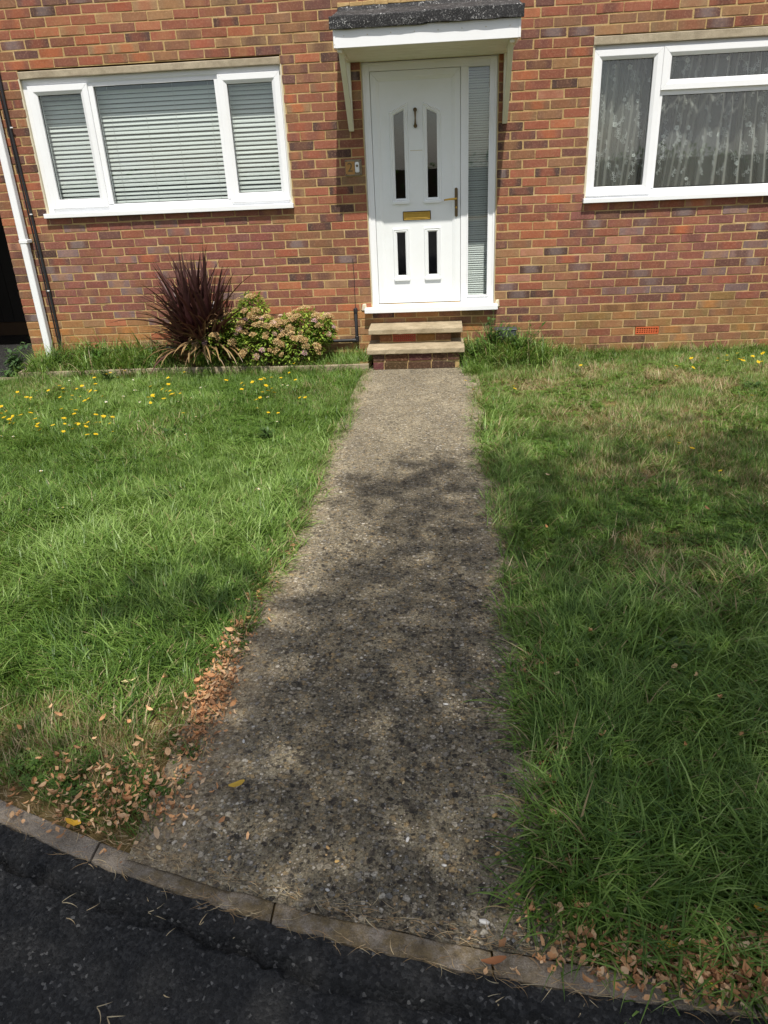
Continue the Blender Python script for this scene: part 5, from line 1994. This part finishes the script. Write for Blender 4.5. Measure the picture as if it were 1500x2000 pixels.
WHITEP = [pebble_mesh(c, i) for i, c in enumerate([(.50, .48, .44), (.44, .41, .36), (.56, .54, .50)])]
OCHREP = [pebble_mesh(c, 9 + i) for i, c in enumerate([(.52, .33, .12), (.45, .28, .12), (.60, .45, .25)])]
for px, py, s in ((870, 1375, .012), (476, 1448, .010), (495, 1419, .009), (945, 1800, .018), (538, 1739, .010), (360, 1608, .011), (350, 1660, .008), (433, 1680, .008), (694, 1563, .008), (796, 1640, .012), (1022, 1668, .010), (868, 1690, .010), (1008, 1312, .008), (1120, 1130, .006), (836, 1106, .010), (1036, 1380, .008), (640, 1738, .010), (543, 1440, .007), (680, 1317, .007), (700, 1360, .007), (1255, 1386, .006), (975, 1190, .006)):
    p = ground_at(px, py, .015)
    if not (path_left(p[1]) < p[0] < path_right(p[1]) + .03): continue
    o = bpy.data.objects.new("pebble", random.choice(WHITEP)); COL.objects.link(o)
    o.location = (p[0], p[1], .0145); o.rotation_euler = (random.gauss(0, .2), random.gauss(0, .2), random.uniform(0, 6.28)); o.scale = (s * .75, s * .5, s * .5)
    tag(o, "pale stone lying on the concrete path", "stone", "pale stones on the path")
for px, py, s in ((972, 1667, .012), (998, 1754, .012), (932, 1642, .008), (658, 1682, .010), (788, 1528, .008), (448, 1675, .010), (383, 1582, .012), (966, 1592, .014), (310, 1655, .014), (640, 1655, .010)):
    p = ground_at(px, py, .015)
    o = bpy.data.objects.new("pebble", random.choice(OCHREP)); COL.objects.link(o)
    o.location = (p[0], p[1], .0145); o.rotation_euler = (random.gauss(0, .2), random.gauss(0, .2), random.uniform(0, 6.28)); o.scale = (s * .75, s * .5, s * .5)
    tag(o, "ochre flint lying on the concrete path", "stone", "ochre stones on the path")
grit = Cloud()
ico = [np.array(v.co) for v in WHITEP[0].vertices]; icf = [tuple(p.vertices) for p in WHITEP[0].polygons]
GC = [(.42, .37, .30), (.34, .30, .25), (.20, .18, .16), (.40, .28, .15), (.28, .26, .24), (.30, .27, .22), (.12, .11, .10), (.22, .19, .16)]
octv = np.array([(1.3, 0, 0), (-1.2, .2, 0), (.1, 1, 0), (0, -1.1, 0), (.1, 0, .6)]); octf = [(0, 2, 4), (2, 1, 4), (1, 3, 4), (3, 0, 4)]
for _ in range(3600):
    y = -6.25 + 5.4 * random.random() ** 1.7
    x = random.uniform(float(path_left(y)), float(path_right(y)))
    if y < kerb_y(x) + KW: continue
    s = random.uniform(.0015, .0040) * (1.3 if random.random() < .1 else 1)
    th = random.uniform(0, 6.28); c_, s_ = math.cos(th), math.sin(th)
    zz_ = 0.012 + 0.004 * (random.random() - .5)
    grit.add([(x + s * (q[0] * c_ - q[1] * s_), y + s * (q[0] * s_ + q[1] * c_), zz_ + s * q[2]) for q in octv], octf, jc(random.choice(GC), .2))
tag(grit.build("gravel", STONE, smooth=False), "small loose grit and proud aggregate on the concrete path", "gravel", kind='stuff')

# ------------------------------------------------------------------ street tree behind the viewer, and the hedge across the road
SH = np.array([SUN[0] / SUN[2], SUN[1] / SUN[2]])


def shade(x, y):
    """how much of the sun the crown takes away at a spot on the ground"""
    d = .92 * (1 / (1 + np.exp(-(-2.55 - .25 * np.sin(x * 2.1) - y) / .10))) * (1 / (1 + np.exp(-(x - .62) / .07)))
    d = np.maximum(d, .9 * blob(x, y, 1.75, -2.0, .5, .22)); d = np.maximum(d, .8 * blob(x, y, 2.6, -2.2, .5, .3)); d = np.maximum(d, .7 * blob(x, y, .95, -2.35, .35, .2))
    d = np.maximum(d, .95 * blob(x, y, .10, -2.95, .20, .16)); d = np.maximum(d, .95 * blob(x, y, -.05, -3.35, .42, .24)); d = np.maximum(d, .9 * blob(x, y, .22, -3.8, .36, .36))
    d = np.maximum(d, .95 * (1 / (1 + np.exp(-(-4.30 - .55 * np.clip(x + .1, -1, 0) * -1 - y) / .08))) * (x > -.72))
    d = np.maximum(d, .95 * (1 / (1 + np.exp(-(-2.88 - .12 * np.sin(x * 9) - y) / .06))) * (1 / (1 + np.exp(-(x + .26 + .10 * np.sin(y * 7)) / .05))))
    d = np.maximum(d, .95 * blob(x, y, -1.05, -4.52, .38, .22))
    d = np.maximum(d, .9 * (1 / (1 + np.exp(-(-5.42 - y) / .07))))
    d = d - .8 * blob(x, y, -.50, -4.05, .22, .22) - .6 * blob(x, y, 1.1, -3.12, .20, .13) - .8 * blob(x, y, -1.0, -5.15, .4, .13) - .55 * blob(x, y, -1.4, -6.5, .4, .3) - .35 * blob(x, y, 1.6, -3.4, .25, .12)
    lim = 1 / (1 + np.exp((np.hypot((x - 1.2) / 3.6, (y + 5.6) / 3.4) - 1) / .05))
    d = np.clip(d, 0, 1) * .46
    d = d + .54 * (1 / (1 + np.exp(-(-4.6 - y) / .25))) * (1 / (1 + np.exp(-(x - .55) / .10))) + .08 * (1 / (1 + np.exp(-(-5.2 - y) / .15)))
    d = d + .17 * (1 / (1 + np.exp(-(-4.45 - y) / .12))) * (np.abs(x) < .8) - .0
    return np.clip(d, 0, 1) * lim


tree = tag(empty("street_tree", (2.9, -10.6, 0)), "broad-leaved street tree beside the footway", "tree")
N = 68000
gx = rng.uniform(-2.6, 5.2, N); gy = rng.uniform(-9.2, -1.6, N)
ok = rng.random(N) < shade(gx, gy)
gx, gy = gx[ok], gy[ok]
ed = np.clip(1 - np.hypot((gx - 1.2) / 3.8, (gy + 5.6) / 3.8), 0.05, 1)
hh = 9.6 + rng.uniform(-1, 1, len(gx)) * (.5 + 1.6 * np.sqrt(ed))
lp = np.stack([gx + SH[0] * hh, gy + SH[1] * hh, hh], 1) - (2.9, -10.6, 0)
crown = Cloud()
for p in lp:
    az = random.uniform(0, 6.28); L = random.uniform(.07, .12)
    d = np.array([math.cos(az), math.sin(az), random.uniform(-.5, .3)]); s = np.array([-math.sin(az), math.cos(az), random.uniform(-.3, .3)])
    crown.add([p, p + d * L * .5 + s * L * .3, p + d * L, p + d * L * .5 - s * L * .3], [(0, 1, 2, 3)], jc(random.choice(GREENS), .25))
tag(crown.build("crown", LEAFM, tree, False), kind='stuff')
mb = MB()
mb.tube([(0, 0, -.1), (.02, 0, .4), (-.03, .02, 1.6), (-.05, .1, 3.9), (-.15, .15, 6.4)], [.30, .24, .20, .18, .13], 12)
mb.build("trunk", BARK, tree, smooth=True)
for i in range(16):
    e = lp[random.randrange(len(lp))]
    a = np.array((-.05, .1, random.uniform(3.9, 6.2)))
    mid = a * .5 + e * .5 + (random.gauss(0, .15), random.gauss(0, .15), -.25)
    mb = MB().tube([a, mid, e], [.05, .02, .006], 6)
    mb.build("limb", BARK, tree, smooth=True)

hedge = tag(empty("hedge", (0, -24, 0)), "clipped green hedge across the road", "hedge")
hc = Cloud()
for _ in range(9000):
    x = random.uniform(-22, 22)
    h = 1.75 + .25 * math.sin(x * .9)
    p = np.array([x, random.uniform(-.4, .4), random.uniform(0, h)])
    v, f = leaf_quad(p, random.uniform(0, 6.28), random.gauss(.2, .6), random.uniform(.15, .3), random.uniform(.08, .16))
    hc.add(v, f, jc(random.choice(GREENS), .25))
tag(hc.build("foliage", LEAFM, hedge), kind='stuff')
mb = MB().box(-22, 22, -.3, .3, -.1, 1.55)
mb.build("twiggy_core", BARK, hedge)
